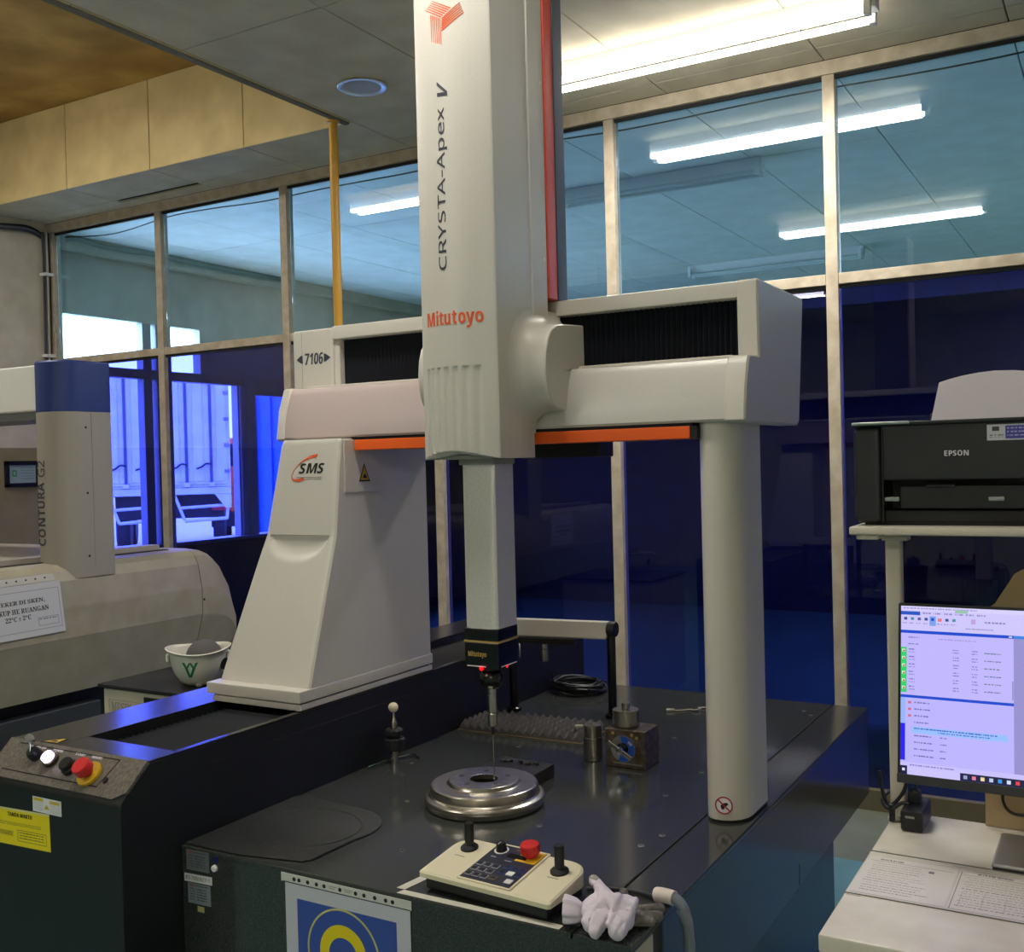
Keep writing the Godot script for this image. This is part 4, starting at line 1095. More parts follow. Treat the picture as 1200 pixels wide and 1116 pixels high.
	for q in [["AWEKER DI SKEN,", 0.985, 0.215], ["ANDKUP HE RUANGAN", 0.956, 0.245], ["22°C ± 2°C", 0.930, 0.10]]:
		var w: float = q[2]
		letters(n, q[0], V(-3.3972 - (q[1] - 0.866) * 0.0184, q[1], -2.335 + w / 2.0), V(0, 0.003, -w), V(-0.0003, 0.017, 0.0015), M.ink_black, true, 0.0005, 0.0, "Droid Serif")
	# controller cabinet
	var k := thing("controller_cabinet", "low beige controller cabinet with a black top between the two machines", "cabinet", V(-2.78, 0, -2.7))
	var bd := part(k, "body", sh().span(V(-3.08, 0.0, -2.98), V(-2.48, 0.706, -2.43), 0.006), mat(col(196, 186, 166), 0.5))
	part(k, "top_mat", sh().span(V(-3.095, 0.7065, -2.99), V(-2.47, 0.720, -2.418), 0.003), M.rubber, "dark grey rubber top")
	part(bd, "recessed_grip", sh().span(V(-2.875, 0.640, -2.435), V(-2.79, 0.690, -2.4275), 0.002), M.dark_gap)
	letters(bd, "MESIN CONTROLLER", V(-3.04, 0.628, -2.4295), V(0.33, 0, 0), V(0, 0.032, 0), M.under, true, 0.0008, 0.0, "Droid Serif")
	part(bd, "label_outline", sh().tube([V(-3.05, 0.620, -2.429), V(-2.70, 0.620, -2.429), V(-2.70, 0.668, -2.429), V(-3.05, 0.668, -2.429), V(-3.05, 0.620, -2.429)], 0.0008, 4), M.under)
	helmet()
	# framed certificate on the khaki wall
	var fr := thing("picture_frame", "black framed certificate on the khaki wall under the white crossbeam", "picture", V(-5.98, 1.38, -4.17))
	part(fr, "frame", sh().span(V(-5.994, 1.376, -4.29), V(-5.972, 1.538, -4.262), 0.003).span(V(-5.994, 1.376, -4.075), V(-5.972, 1.538, -4.05), 0.003).span(V(-5.994, 1.512, -4.29), V(-5.972, 1.538, -4.05), 0.003).span(V(-5.994, 1.376, -4.29), V(-5.972, 1.400, -4.05), 0.003), mat(col(18, 20, 36), 0.4))
	var ci := blank(128, 72, col(150, 170, 172))
	for q in 5: scribble(ci, 56, 10 + q * 11, 120, 3, col(90, 120, 120), rng)
	ci.fill_rect(Rect2i(16, 20, 22, 26), col(60, 140, 90)); ci.fill_rect(Rect2i(22, 26, 10, 14), col(140, 180, 150))
	part(fr, "certificate", sh().card(V(-5.985, 1.40, -4.075), V(0, 0, -0.19), V(0, 0.113, 0), 0.001), picture(ci, 0.4), "pale green certificate")

func helmet() -> void:
	var t := thing("safety_helmet", "white safety helmet lying upside down on the black topped cabinet", "helmet")
	var loops := []
	var shape := [[0.012, 0.0], [0.045, 0.004], [0.062, 0.016], [0.080, 0.042], [0.091, 0.072], [0.096, 0.098], [0.099, 0.112], [0.107, 0.119], [0.110, 0.124], [0.106, 0.126], [0.096, 0.118], [0.092, 0.098], [0.086, 0.072], [0.074, 0.044], [0.05, 0.02], [0.01, 0.010]]
	for q in shape:
		var L := PackedVector3Array()
		for i in 48:
			var a := TAU * i / 48
			var r: float = q[0]
			var ridge := 0.0
			if q[1] < 0.09 and r > 0.03: ridge = 0.006 * exp(-pow(sin(a) * r / 0.013, 2.0)) if false else 0.0
			var y: float = q[1]
			if r > 0.103: y += 0.006 * cos(2.0 * a)
			L.append(V((r + ridge) * cos(a), y, r * 1.16 * sin(a)))
		loops.append(L)
	var s := sh()
	# crown ridge under the shell
	s.loft(loops, false)
	s.smooth = 40.0
	var she := part(t, "shell", s, M.white_plastic if false else mat(col(214, 210, 194), 0.4))
	var rd := sh()
	nets(rd, [[V(0, 0.0145, 0.05), V(0, 0.0145, -0.05), 0.014, 0.014, 0.004], [V(0, 0.016, 0.05), V(0, 0.05, 0.082), 0.014, 0.004, 0.01]], 0.004)
	rd.smooth = 60.0
	part(she, "crown_ridge", rd, mat(col(214, 210, 194), 0.4))
	var pad := sh()
	var pl := []
	for i in 9:
		var a := PI / 2 * i / 8.0
		var L := PackedVector3Array()
		for j in 32: L.append(V(0.018 + 0.062 * cos(a) * cos(TAU * j / 32), 0.085 + 0.062 * sin(a), -0.03 + 0.07 * cos(a) * sin(TAU * j / 32)))
		pl.append(L)
	pad.loft(pl)
	pad.smooth = 60.0
	part(t, "head_pad", pad, mat(col(84, 80, 80), 0.85), "dark grey padded lining")
	for sx in [-1.0, 1.0]:
		part(t, "strap_clip", sh().span(V(sx * 0.099 - 0.006, 0.088, 0.01), V(sx * 0.099 + 0.006, 0.112, 0.04), 0.003), mat(col(214, 210, 194), 0.4))
	var bend := func(w: Vector3, h: float) -> Vector3:
		# onto the shell: radius at that height
		var y := clampf(w.y, 0.02, 0.11)
		var r := 0.062
		if y < 0.042: r = lerpf(0.062, 0.080, (y - 0.016) / 0.026)
		elif y < 0.072: r = lerpf(0.080, 0.091, (y - 0.042) / 0.03)
		else: r = lerpf(0.091, 0.096, (y - 0.072) / 0.026)
		r += 0.0010 + h
		var x := clampf(w.x, -r * 0.95, r * 0.95)
		return V(x, w.y, 1.16 * sqrt(maxf(r * r - x * x, 0.0)))
	letters(she, "W", V(-0.052, 0.074, 0.1), V(0.052, 0, 0), V(0, 0.018, 0), M.ink_green, true, 0.0008, 0.0, "Droid Sans", bend)
	letters(she, "V", V(-0.043, 0.040, 0.1), V(0.034, 0, 0), V(0, 0.034, 0), M.ink_green, true, 0.0008, 0.0, "Droid Sans", bend)
	var st := sh().lathe([Vector2(0, 0), Vector2(0.02, 0), Vector2(0.02, 0.001), Vector2(0, 0.001)], V(0.083, 0.072, 0.048), Basis(V(0.55, 0, -0.83).normalized(), V(0.82, -0.2, 0.54).normalized(), V(0.1, 0.98, 0.2).normalized()).orthonormalized(), 20)
	part(she, "round_sticker", st, M.ink_black, "black round sticker")
	t.position = V(-2.75, 0.7205, -2.56)
	t.rotation.y = 0.80

# ---------------------------------------------------------------- desk, printer, monitor
func desk() -> void:
	var d := thing("desk", "white topped computer desk with a raised printer shelf on steel posts", "desk", V(0.3, 0, -1.8))
	part(d, "desktop", sh().span(V(-0.40, 0.722, -2.145), V(1.15, 0.75, -1.54), 0.004), M.desk)
	part(d, "front_rail", sh().span(V(-0.395, 0.56, -1.558), V(1.14, 0.7215, -1.542), 0.002), M.desk)
	part(d, "side_panel", sh().span(V(-0.395, 0, -2.13), V(-0.375, 0.7215, -1.56), 0.002), M.desk)
	part(d, "side_panel", sh().span(V(1.12, 0, -2.13), V(1.14, 0.7215, -1.56), 0.002), M.desk)
	for x in [-0.399, 1.10]:
		var p := part(d, "shelf_post", sh().span(V(x, 0.75, -2.115), V(x + 0.029, 1.302, -2.085), 0.006), M.shelf)
		part(p, "post_collar", sh().span(V(x - 0.005, 1.284, -2.12), V(x + 0.042, 1.292, -2.08), 0.002), M.shelf)
		part(p, "post_foot", sh().span(V(x - 0.004, 0.75, -2.12), V(x + 0.04, 0.757, -2.08), 0.002), M.shelf)
	part(d, "printer_shelf", sh().span(V(-0.440, 1.302, -2.37), V(1.14, 1.3175, -1.972), 0.004), M.shelf)
	part(d, "shelf_bracket", sh().span(V(-0.43, 1.293, -2.06), V(-0.39, 1.302, -1.985), 0.003), M.shelf)
	for q in [[-0.385, -1.913, 0.018], [-0.262, -1.895, 0.02], [-0.395, -1.70, 0.022]]:
		part(d, "tape_patch", sh().card(V(q[0], 0.7502, q[1]), V(q[2], 0, 0), V(0, 0, -0.012), 0.0004), mat(col(190, 184, 168), 0.5))
	# papers under a clear sheet
	var pr := thing("desk_protector", "clear plastic sheet lying on the desk over two printed forms", "plastic sheet", V(-0.1, 0.75, -1.8))
	part(pr, "plastic", sh().span(V(-0.399, 0.7512, -1.906), V(0.32, 0.7517, -1.705)), clear_sheet(0.06))
	part(pr, "plastic_edge", sh().span(V(-0.399, 0.7505, -1.7062), V(0.32, 0.752, -1.7048)).span(V(-0.399, 0.7505, -1.9062), V(0.32, 0.752, -1.9048)), mat(col(120, 116, 106), 0.4))
	for k in 2:
		var im := blank(300, 220, col(214, 208, 198))
		im.fill_rect(Rect2i(10, 24, 280, 2), col(120, 118, 116))
		scribble(im, 40, 10, 120, 8, col(110, 108, 108), rng)
		for j in 13:
			scribble(im, 14 + rng.randi_range(0, 12), 36 + j * 13, 150 + rng.randi_range(0, 120), 4, col(168, 163, 156) if rng.randf() < 0.7 else col(130, 126, 122), rng)
		im.fill_rect(Rect2i(212 + k * 20, 40, 18, 12), col(84, 80, 80))
		im.fill_rect(Rect2i(2, 214, 296, 2), col(120, 118, 116))
		if k == 1:
			for j in 6: im.fill_rect(Rect2i(20 + j * 46, 120, 1, 80), col(140, 138, 134))
			im.fill_rect(Rect2i(4, 8, 2, 206), col(120, 118, 116))
		var x0 := -0.394 if k == 0 else -0.249
		var x1 := -0.252 if k == 0 else -0.04
		var o := single("paper_form", ["printed form lying under the clear sheet, left end by the desk's corner", "printed form with ruled columns under the clear sheet, below the monitor"][k], "paper", V((x0 + x1) / 2, 0.75, -1.8), sh().card(V(x0, 0.7503, -1.712), V(x1 - x0, 0, 0), V(0, 0, -0.172), 0.0003), picture(im))
	# printer
	var p := thing("printer", "black inkjet printer with white paper in its rear feed on the raised shelf", "printer", V(-0.25, 1.3175, -2.17))
	var pc := grained(col(36, 38, 41), 0.42, 0.0, noise_tex(0.4, Color(0.8, 0.8, 0.8), Color(1, 1, 1), 31), 6.0)
	var bo := sh()
	bo.span(V(-0.437, 1.322, -2.345), V(-0.384, 1.500, -2.0), 0.014).span(V(-0.116, 1.322, -2.345), V(-0.062, 1.500, -2.0), 0.014).span(V(-0.386, 1.400, -2.345), V(-0.114, 1.500, -2.002), 0.004).span(V(-0.386, 1.322, -2.345), V(-0.114, 1.400, -2.10), 0.002)
	part(p, "body", bo, pc)
	part(p, "body_seam", sh().span(V(-0.3845, 1.325, -2.004), V(-0.3825, 1.498, -1.9995)), M.dark_gap)
	part(p, "foot", sh().span(V(-0.42, 1.3178, -2.33), V(-0.08, 1.325, -2.02)), M.dark_gap)
	part(p, "scanner_lid", sh().span(V(-0.437, 1.499, -2.28), V(-0.062, 1.5065, -1.998), 0.003), M.black_plastic)
	part(p, "lid_edge", sh().span(V(-0.436, 1.5015, -1.9985), V(-0.335, 1.507, -1.9935), 0.002), M.silver, "silver grey lid edge")
	var tr := part(p, "output_tray", sh().span(V(-0.356, 1.348, -2.06), V(-0.145, 1.3895, -2.012), 0.003).span(V(-0.312, 1.385, -2.06), V(-0.262, 1.392, -2.010), 0.002), M.black_plastic)
	part(p, "tray_floor", sh().span(V(-0.384, 1.324, -2.10), V(-0.116, 1.345, -2.016), 0.003), M.dark_gap)
	for x in [-0.382, -0.208]:
		part(tr, "tray_catch", sh().span(V(x, 1.362, -2.012), V(x + 0.026, 1.370, -2.002), 0.002), M.silver, "grey tray catch")
	letters(p, "EPSON", V(-0.278, 1.4425, -2.0015), V(0.040, 0, 0), V(0, 0.0095, 0), M.paper, true, 0.0008)
	var sti := blank(180, 44, col(196, 194, 200))
	sti.fill_rect(Rect2i(42, 4, 46, 36), col(62, 58, 150)); sti.fill_rect(Rect2i(12, 6, 16, 12), col(50, 50, 58)); scribble(sti, 6, 28, 38, 3, col(90, 90, 100), rng); scribble(sti, 6, 34, 38, 2, col(120, 120, 130), rng)
	for q in 3: scribble(sti, 46, 9 + q * 10, 84, 4, col(170, 168, 210), rng)
	sti.fill_rect(Rect2i(94, 8, 28, 28), col(176, 174, 176)); scribble(sti, 130, 12, 172, 4, col(110, 110, 120), rng); scribble(sti, 130, 24, 172, 3, col(110, 110, 120), rng)
	part(p, "support_sticker", sh().card(V(-0.208, 1.4675, -2.002), V(0.125, 0, 0), V(0, 0.0275, 0), 0.0008), picture(sti, 0.4), "white and violet support sticker")
	part(p, "paper_support", sh().span(V(-0.35, 1.495, -2.345), V(-0.13, 1.53, -2.325), 0.004), M.black_plastic)
	var pap := PackedVector2Array([Vector2(-0.349, 1.505), Vector2(-0.330, 1.5925)])
	for q in [[-0.31, 1.5985], [-0.285, 1.604], [-0.255, 1.6085], [-0.225, 1.6105], [-0.19, 1.609], [-0.16, 1.605], [-0.128, 1.598], [-0.118, 1.505]]: pap.append(Vector2(q[0], q[1]))
	single("paper_stack", "white paper sheets standing in the printer's rear feed", "paper", V(-0.23, 1.507, -2.30), sh().prism(pap, V(0, 0, -2.325), Vector3.RIGHT, V(0, 1, 0), V(0, 0, 0.003)), M.paper)
	# monitor
	var m := thing("monitor", "thin black computer monitor showing a lavender measuring program on the desk", "monitor", V(-0.076, 0.75, -1.97))
	var u := V(0, 0.297, -0.043).normalized()
	var nn := V(0, 0.043, 0.297).normalized()
	var bs := Basis(Vector3.RIGHT, u, nn)
	var o := V(-0.343, 0.893, -1.857)
	var ctr := o + V(0.2665, 0, 0) + u * 0.151
	part(m, "casing", sh().box(ctr - nn * 0.014, V(0.533, 0.302, 0.026), 0.003, bs), M.black_plastic)
	var si := screen_image()
	var smat := mat(Color(0.02, 0.02, 0.02), 0.25)
	smat.emission_enabled = true
	smat.emission = Color.WHITE; smat.emission_operator = BaseMaterial3D.EMISSION_OP_MULTIPLY
	smat.emission_texture = ImageTexture.create_from_image(si); smat.emission_energy_multiplier = 0.95
	part(m, "screen", sh().card(o + V(0.005, 0, 0) + u * 0.015 - nn * 0.0008, V(0.523, 0, 0), u * 0.282, 0.0012), smat, "lit screen with tables and ribbon")
	part(m, "chin", sh().box(o + V(0.2665, 0, 0) + u * 0.0075 + nn * 0.0005, V(0.533, 0.015, 0.004), 0.001, bs), mat(col(48, 48, 52), 0.4))
	part(m, "stand_neck", sh().span(V(-0.105, 0.76, -1.975), V(-0.047, 1.06, -1.945), 0.006).box(ctr - nn * 0.04, V(0.12, 0.12, 0.03), 0.004, bs), M.silver)
	part(m, "stand_base", sh().span(V(-0.205, 0.7515, -2.075), V(0.053, 0.7605, -1.908), 0.004), M.silver, "silver stand base")
	part(m, "base_underside", sh().span(V(-0.203, 0.75, -2.073), V(0.051, 0.753, -1.9085)), M.dark_gap)
	var al := AreaLight3D.new()
	al.name = "screen_light"; al.area_size = Vector2(0.52, 0.28); al.light_color = Color(0.72, 0.66, 1.0); al.light_energy = 0.03; al.shadow_enabled = true
	al.transform = Transform3D(Basis(Vector3.RIGHT, u, nn), ctr + nn * 0.004 - m.position)
	al.transform.basis = Basis(-Vector3.RIGHT, u, -nn)
	m.add_child(al)
	# cardboard behind it
	var cb := PackedVector2Array([Vector2(-0.236, 0.7515), Vector2(-0.236, 1.150), Vector2(-0.222, 1.160), Vector2(-0.214, 1.166), Vector2(-0.190, 1.205), Vector2(-0.186, 1.212), Vector2(-0.180, 1.222), Vector2(-0.168, 1.230), Vector2(-0.160, 1.2335), Vector2(0.22, 1.2355), Vector2(0.22, 0.7515)])
	single("cardboard_sheet", "tan cardboard sheet standing behind the monitor", "cardboard", V(0.0, 0.75, -2.128), sh().prism(cb, V(0, 0, -2.132), Vector3.RIGHT, Vector3.UP, V(0, 0, 0.006)), M.kraft)
	single("cable", "short black cable loop hanging below the monitor in front of the cardboard", "cable", V(-0.19, 0.80, -2.11), sh().tube(spline([V(-0.165, 0.93, -2.09), V(-0.192, 0.86, -2.10), V(-0.205, 0.815, -2.11), V(-0.196, 0.788, -2.115), V(-0.17, 0.784, -2.112), V(-0.13, 0.80, -2.10)]), 0.0028, 7), M.cable)
	var ad := thing("power_adapter", "black power adapter with an upright plug on the desk's back left corner", "adapter", V(-0.352, 0.75, -2.09))
	part(ad, "body", sh().span(V(-0.371, 0.7505, -2.125), V(-0.331, 0.790, -2.030), 0.005), M.black_plastic)
	part(ad, "plug", sh().span(V(-0.365, 0.7895, -2.10), V(-0.343, 0.812, -2.075), 0.003), M.black_plastic)
	part(ad, "cord", sh().tube(spline([V(-0.354, 0.81, -2.088), V(-0.350, 0.84, -2.09), V(-0.343, 0.865, -2.07), V(-0.325, 0.90, -2.02)]), 0.0028, 7), M.cable)
	part(ad, "print_mark", sh().span(V(-0.362, 0.776, -2.0302), V(-0.346, 0.780, -2.0296)), M.under)
	single("tied_cord", "black cord tied round the foot of the shelf post", "cord", V(-0.385, 0.757, -2.09), sh().tube(spline([V(-0.415, 0.845, -2.075), V(-0.408, 0.80, -2.072), V(-0.395, 0.782, -2.074), V(-0.372, 0.81, -2.074), V(-0.364, 0.84, -2.08), V(-0.372, 0.83, -2.123), V(-0.40, 0.80, -2.125), V(-0.414, 0.785, -2.09), V(-0.396, 0.775, -2.072), V(-0.375, 0.79, -2.070), V(-0.36, 0.792, -2.066)]), 0.0035, 7).span(V(-0.398, 0.752, -2.078), V(-0.388, 0.785, -2.068), 0.002), M.cable)

func screen_image() -> Image:
	var im := blank(1046, 564, col(190, 180, 250))
	im.fill_rect(Rect2i(0, 0, 1046, 82), col(206, 198, 250))
	im.fill_rect(Rect2i(0, 0, 1046, 14), col(214, 208, 252))
	scribble(im, 8, 5, 240, 4, col(150, 140, 200), rng)
	im.fill_rect(Rect2i(0, 18, 62, 12), col(36, 84, 196)); im.fill_rect(Rect2i(172, 8, 40, 10), col(150, 196, 176))
	for k in 6: scribble(im, 70 + k * 34, 20, 96 + k * 34, 5, col(140, 132, 196), rng)
	for k in 8:
		im.fill_rect(Rect2i(10 + k * 22, 38, 10, 9), [col(60, 70, 150), col(70, 140, 160), col(90, 90, 160)][k % 3]); scribble(im, 6 + k * 22, 56, 22 + k * 22, 3, col(140, 132, 196), rng)
	im.fill_rect(Rect2i(92, 32, 20, 32), col(120, 160, 240)); im.fill_rect(Rect2i(97, 38, 9, 9), col(30, 70, 190)); im.fill_rect(Rect2i(118, 38, 11, 11), col(236, 120, 110))
	im.fill_rect(Rect2i(222, 36, 14, 16), col(190, 160, 220))
	for k in 3: scribble(im, 264 + k * 22, 42, 282 + k * 22, 5, col(120, 116, 180), rng)
	for k in 4: scribble(im, 205, 66 + k, 290, 1, col(150, 142, 204), rng)
	im.fill_rect(Rect2i(0, 82, 350, 10), col(22, 72, 206)); im.fill_rect(Rect2i(336, 84, 10, 6), col(190, 200, 250))
	im.fill_rect(Rect2i(0, 92, 350, 208), col(192, 182, 255))
	for k in 2: scribble(im, 24, 104 + k * 22, 60, 4, col(130, 122, 190), rng)
	scribble(im, 120, 106, 240, 4, col(160, 152, 216), rng)
	im.fill_rect(Rect2i(0, 140, 19, 152), col(56, 206, 110))
	for k in 6:
		var y := 146 + k * 25
		im.fill_rect(Rect2i(4, y, 10, 10), col(214, 230, 220)); im.fill_rect(Rect2i(7, y + 4, 6, 5), col(210, 70, 60))
		scribble(im, 26, y - 2, 44, 4, col(120, 112, 180), rng); scribble(im, 26, y + 8, 46, 3, col(140, 132, 196), rng)
		for x in [166, 224]:
			scribble(im, x, y - 6, x + 18, 3, col(120, 112, 180), rng); scribble(im, x, y + 3, x + 18, 3, col(120, 112, 180), rng)
		scribble(im, 262, y - 2, 312, 3, col(90, 110, 120), rng)
	im.fill_rect(Rect2i(345, 230, 4, 60), col(150, 142, 204))
	im.fill_rect(Rect2i(0, 300, 350, 9), col(22, 72, 206))
	im.fill_rect(Rect2i(0, 309, 350, 215), col(188, 180, 255))
	im.fill_rect(Rect2i(0, 309, 15, 100), col(150, 180, 250)); im.fill_rect(Rect2i(0, 396, 15, 122), col(38, 28, 238))
	for k in 9:
		var y := 322 + k * 22
		scribble(im, 44, y, 86 + rng.randi_range(0, 24), 4, col(110, 100, 170), rng)
		if k < 3: im.fill_rect(Rect2i(24, y - 1, 10, 8), col(206, 110, 130))
		if k > 3: scribble(im, 126, y, 146, 4, col(120, 112, 180), rng)
	im.fill_rect(Rect2i(36, 404, 296, 22), col(152, 190, 255)); scribble(im, 44, 408, 300, 4, col(60, 90, 190), rng); scribble(im, 120, 417, 280, 3, col(60, 90, 190), rng)
	im.fill_rect(Rect2i(350, 82, 696, 442), col(150, 144, 206)); im.fill_rect(Rect2i(350, 82, 696, 10), col(60, 130, 230))
	for k in 5: im.fill_rect(Rect2i(420 + k * 60, 180 + (k % 2) * 40, 52, 90), col(120, 116, 180))
	im.fill_rect(Rect2i(0, 524, 1046, 16), col(200, 192, 252)); scribble(im, 30, 530, 170, 4, col(130, 122, 190), rng)
	im.fill_rect(Rect2i(0, 540, 1046, 24), col(204, 196, 252))
	im.fill_rect(Rect2i(0, 536, 22, 28), col(18, 20, 60)); im.fill_rect(Rect2i(6, 544, 9, 9), col(220, 230, 250))
	im.fill_rect(Rect2i(188, 540, 858, 24), col(24, 26, 66))
	var ic := [col(150, 160, 200), col(230, 120, 150), col(240, 220, 150), col(190, 200, 230), col(60, 150, 220), col(210, 220, 240), col(220, 70, 70), col(90, 160, 230)]
	for k in 8: im.fill_rect(Rect2i(198 + k * 26, 546, 12, 12), ic[k])
	return im

# ---------------------------------------------------------------- things on the granite
func on_table() -> void:
	var y0 := 0.7005
	var d := thing("brake_drum", "machined steel brake drum lying under the probe on the granite", "brake drum", V(-1.235, y0, -1.963))
	var pr := [Vector2(0.118, 0.7015), Vector2(0.128, 0.7015), Vector2(0.1305, 0.7035), Vector2(0.1315, 0.708), Vector2(0.1325, 0.7115), Vector2(0.1335, 0.7135), Vector2(0.1335, 0.7195), Vector2(0.1320, 0.7225), Vector2(0.1285, 0.7245), Vector2(0.1235, 0.7260), Vector2(0.1205, 0.7290), Vector2(0.1195, 0.7420), Vector2(0.1175, 0.7455), Vector2(0.1150, 0.7468), Vector2(0.0835, 0.7468), Vector2(0.0815, 0.7478), Vector2(0.0795, 0.7520), Vector2(0.0775, 0.7545), Vector2(0.0755, 0.7552), Vector2(0.0325, 0.7552), Vector2(0.0310, 0.7545), Vector2(0.0310, 0.7445), Vector2(0.1085, 0.7380), Vector2(0.1120, 0.7300), Vector2(0.1130, 0.7060)]
	pr.append(pr[0])
	var s := sh()
	s.lathe(pr, V(-1.235, 0, -1.963), Basis.IDENTITY, 72)
	s.smooth = 26.0
	var sm := grained(col(196, 188, 176), 0.26, 0.95, noise_tex(0.25, Color(0.86, 0.86, 0.86), Color(1, 1, 1), 41), 4.0)
	var body := part(d, "drum_body", s, sm)
	for k in 5:
		var a := TAU * k / 5.0 + 0.5
		part(body, "bolt_hole", sh().lathe([Vector2(0.0, 0.7553), Vector2(0.0042, 0.7553), Vector2(0.0062, 0.7556), Vector2(0.0066, 0.7554), Vector2(0.0066, 0.754), Vector2(0, 0.754)], V(-1.235 + 0.054 * cos(a), 0, -1.963 + 0.054 * sin(a)), Basis.IDENTITY, 16), M.steel_dark)
		part(body, "bolt_hole", sh().lathe([Vector2(0.0, 0.7554), Vector2(0.0040, 0.7554), Vector2(0.0040, 0.7559), Vector2(0, 0.7559)], V(-1.235 + 0.054 * cos(a), 0, -1.963 + 0.054 * sin(a)), Basis.IDENTITY, 14), M.dark_gap)
	single("steel_block", "dark flat block lying behind the brake drum", "block", V(-1.26, y0, -2.155), sh().span(V(-1.335, y0, -2.205), V(-1.188, 0.730, -2.106), 0.0015), grained(col(58, 56, 54), 0.3, 0.4, noise_tex(0.3, Color(0.8, 0.8, 0.8), Color(1, 1, 1), 45), 5.0))
	var sp := [[-1.305, -2.165, 0.3, "leftmost on the dark block"], [-1.29, -2.17, 1.1, "second from the left on the dark block"], [-1.262, -2.172, -0.6, "third from the left on the dark block"], [-1.238, -2.165, 0.9, "fourth from the left on the dark block"], [-1.222, -2.178, 0.1, "rightmost on the dark block"]]
	for q in sp:
		var t := thing("screw", "small black screw lying " + q[3], "screw", Vector3.ZERO, "black screws on the dark block")
		part(t, "head", sh().lathe([Vector2(0, 0), Vector2(0.0038, 0), Vector2(0.0038, 0.005), Vector2(0.003, 0.0056), Vector2(0, 0.0056)], V(0.006, 0.0038, 0), Basis(Vector3.FORWARD, -PI / 2), 12), M.black_plastic)
		part(t, "shank", sh().tube([V(-0.009, 0.0038, 0), V(0, 0.0038, 0), V(0.007, 0.0038, 0)], 0.0022, 8), M.black_plastic)
		t.position = V(q[0], 0.7301, q[1]); t.rotation.y = q[2]
	# reference sphere
	var r := thing("reference_sphere", "white reference ball on a knurled dark stand at the table's left edge", "reference sphere", V(-1.612, y0, -2.14))
	var rp := V(-1.612, 0, -2.14)
	part(r, "pin", sh().lathe([Vector2(0, y0), Vector2(0.0105, y0), Vector2(0.0105, 0.738), Vector2(0, 0.738)], rp, Basis.IDENTITY, 20), M.steel)
	var kn := sh()
	for c in [[0.731, 0.762, 0.0265], [0.768, 0.784, 0.0225]]:
		var loops := []
		for e in [[c[0], 0.86], [c[0] + 0.003, 1.0], [c[1] - 0.003, 1.0], [c[1], 0.86]]:
			var L := PackedVector3Array()
			for i in 60:
				var a := TAU * i / 60
				var rr: float = c[2] * e[1] * (1.0 + 0.05 * cos(a * 10.0))
				L.append(rp + V(rr * cos(a), e[0], rr * sin(a)))
			loops.append(L)
		kn.loft(loops)
	kn.lathe([Vector2(0, 0.76), Vector2(0.014, 0.76), Vector2(0.014, 0.77), Vector2(0, 0.77)], rp, Basis.IDENTITY, 20)
	part(r, "knurled_collar", kn, M.rubber, "dark knurled clamping collars")
	part(r, "stem", sh().lathe([Vector2(0, 0.78), Vector2(0.0095, 0.78), Vector2(0.0095, 0.80), Vector2(0.008, 0.804), Vector2(0.004, 0.815), Vector2(0.0032, 0.828), Vector2(0, 0.828)], rp, Basis.IDENTITY, 20), M.steel)
	part(r, "ball", sh().ball(rp + V(0, 0.838, 0), 0.0128, 28), mat(col(238, 222, 196), 0.2), "cream white ceramic ball")
	var hk := thing("hex_key", "steel hex key with a black end lying beside the reference ball stand", "hex key", V(-1.61, y0, -2.13))
	part(hk, "shaft", sh().tube([V(-1.637, 0.7035, -2.062), V(-1.630, 0.704, -2.13), V(-1.602, 0.706, -2.195)], 0.0026, 6), M.chrome)
	part(hk, "bent_end", sh().tube(spline([V(-1.603, 0.706, -2.193), V(-1.594, 0.7065, -2.199), V(-1.580, 0.705, -2.194), V(-1.572, 0.7035, -2.188)], 4), 0.003, 6), M.black_plastic, "black bent end")
	# rubber mat
	var mp := PackedVector2Array([Vector2(-1.645, -1.482), Vector2(-1.50, -1.484), Vector2(-1.365, -1.512), Vector2(-1.352, -1.53)])
	for q in arc_points(-1.455, -1.690, 0.115, 0.35, -1.5, 12): mp.append(q)
	mp.append(Vector2(-1.56, -1.815)); mp.append(Vector2(-1.625, -1.835)); mp.append(Vector2(-1.645, -1.80))
	var mt := thing("rubber_mat", "thin dark rubber mat with a round dished print at the table's front left", "mat", V(-1.5, y0, -1.65))
	var flip := PackedVector2Array()
	for q in mp: flip.append(Vector2(q.x, -q.y))
	part(mt, "sheet", sh().prism(flip, V(0, y0, 0), Vector3.RIGHT, V(0, 0, -1), V(0, 0.0035, 0), 0.0012), grained(col(44, 45, 44), 0.55, 0.0, noise_tex(0.06, Color(0.7, 0.7, 0.7), Color(1, 1, 1), 51, 256, 5), 2.5))
	var rg := []
	for i in 41:
		var a := TAU * i / 40.0
		rg.append(V(-1.487 + 0.125 * cos(a), 0.7042, -1.655 + 0.112 * sin(a)))
	part(mt, "raised_ring", sh().tube(rg, 0.0016, 6), grained(col(44, 45, 44), 0.55, 0.0, noise_tex(0.06, Color(0.7, 0.7, 0.7), Color(1, 1, 1), 51, 256, 5), 2.5))
	# egg-crate foam
	var fo := thing("foam_pad", "dark grey egg crate foam strip lying at the probe rack's foot", "foam", V(-1.45, y0, -2.55))
	var fs := sh()
	var nx := 15; var nz := 6
	var fx0 := -1.634; var fx1 := -1.258; var fz0 := -2.475; var fz1 := -2.632
	var rowsv := []
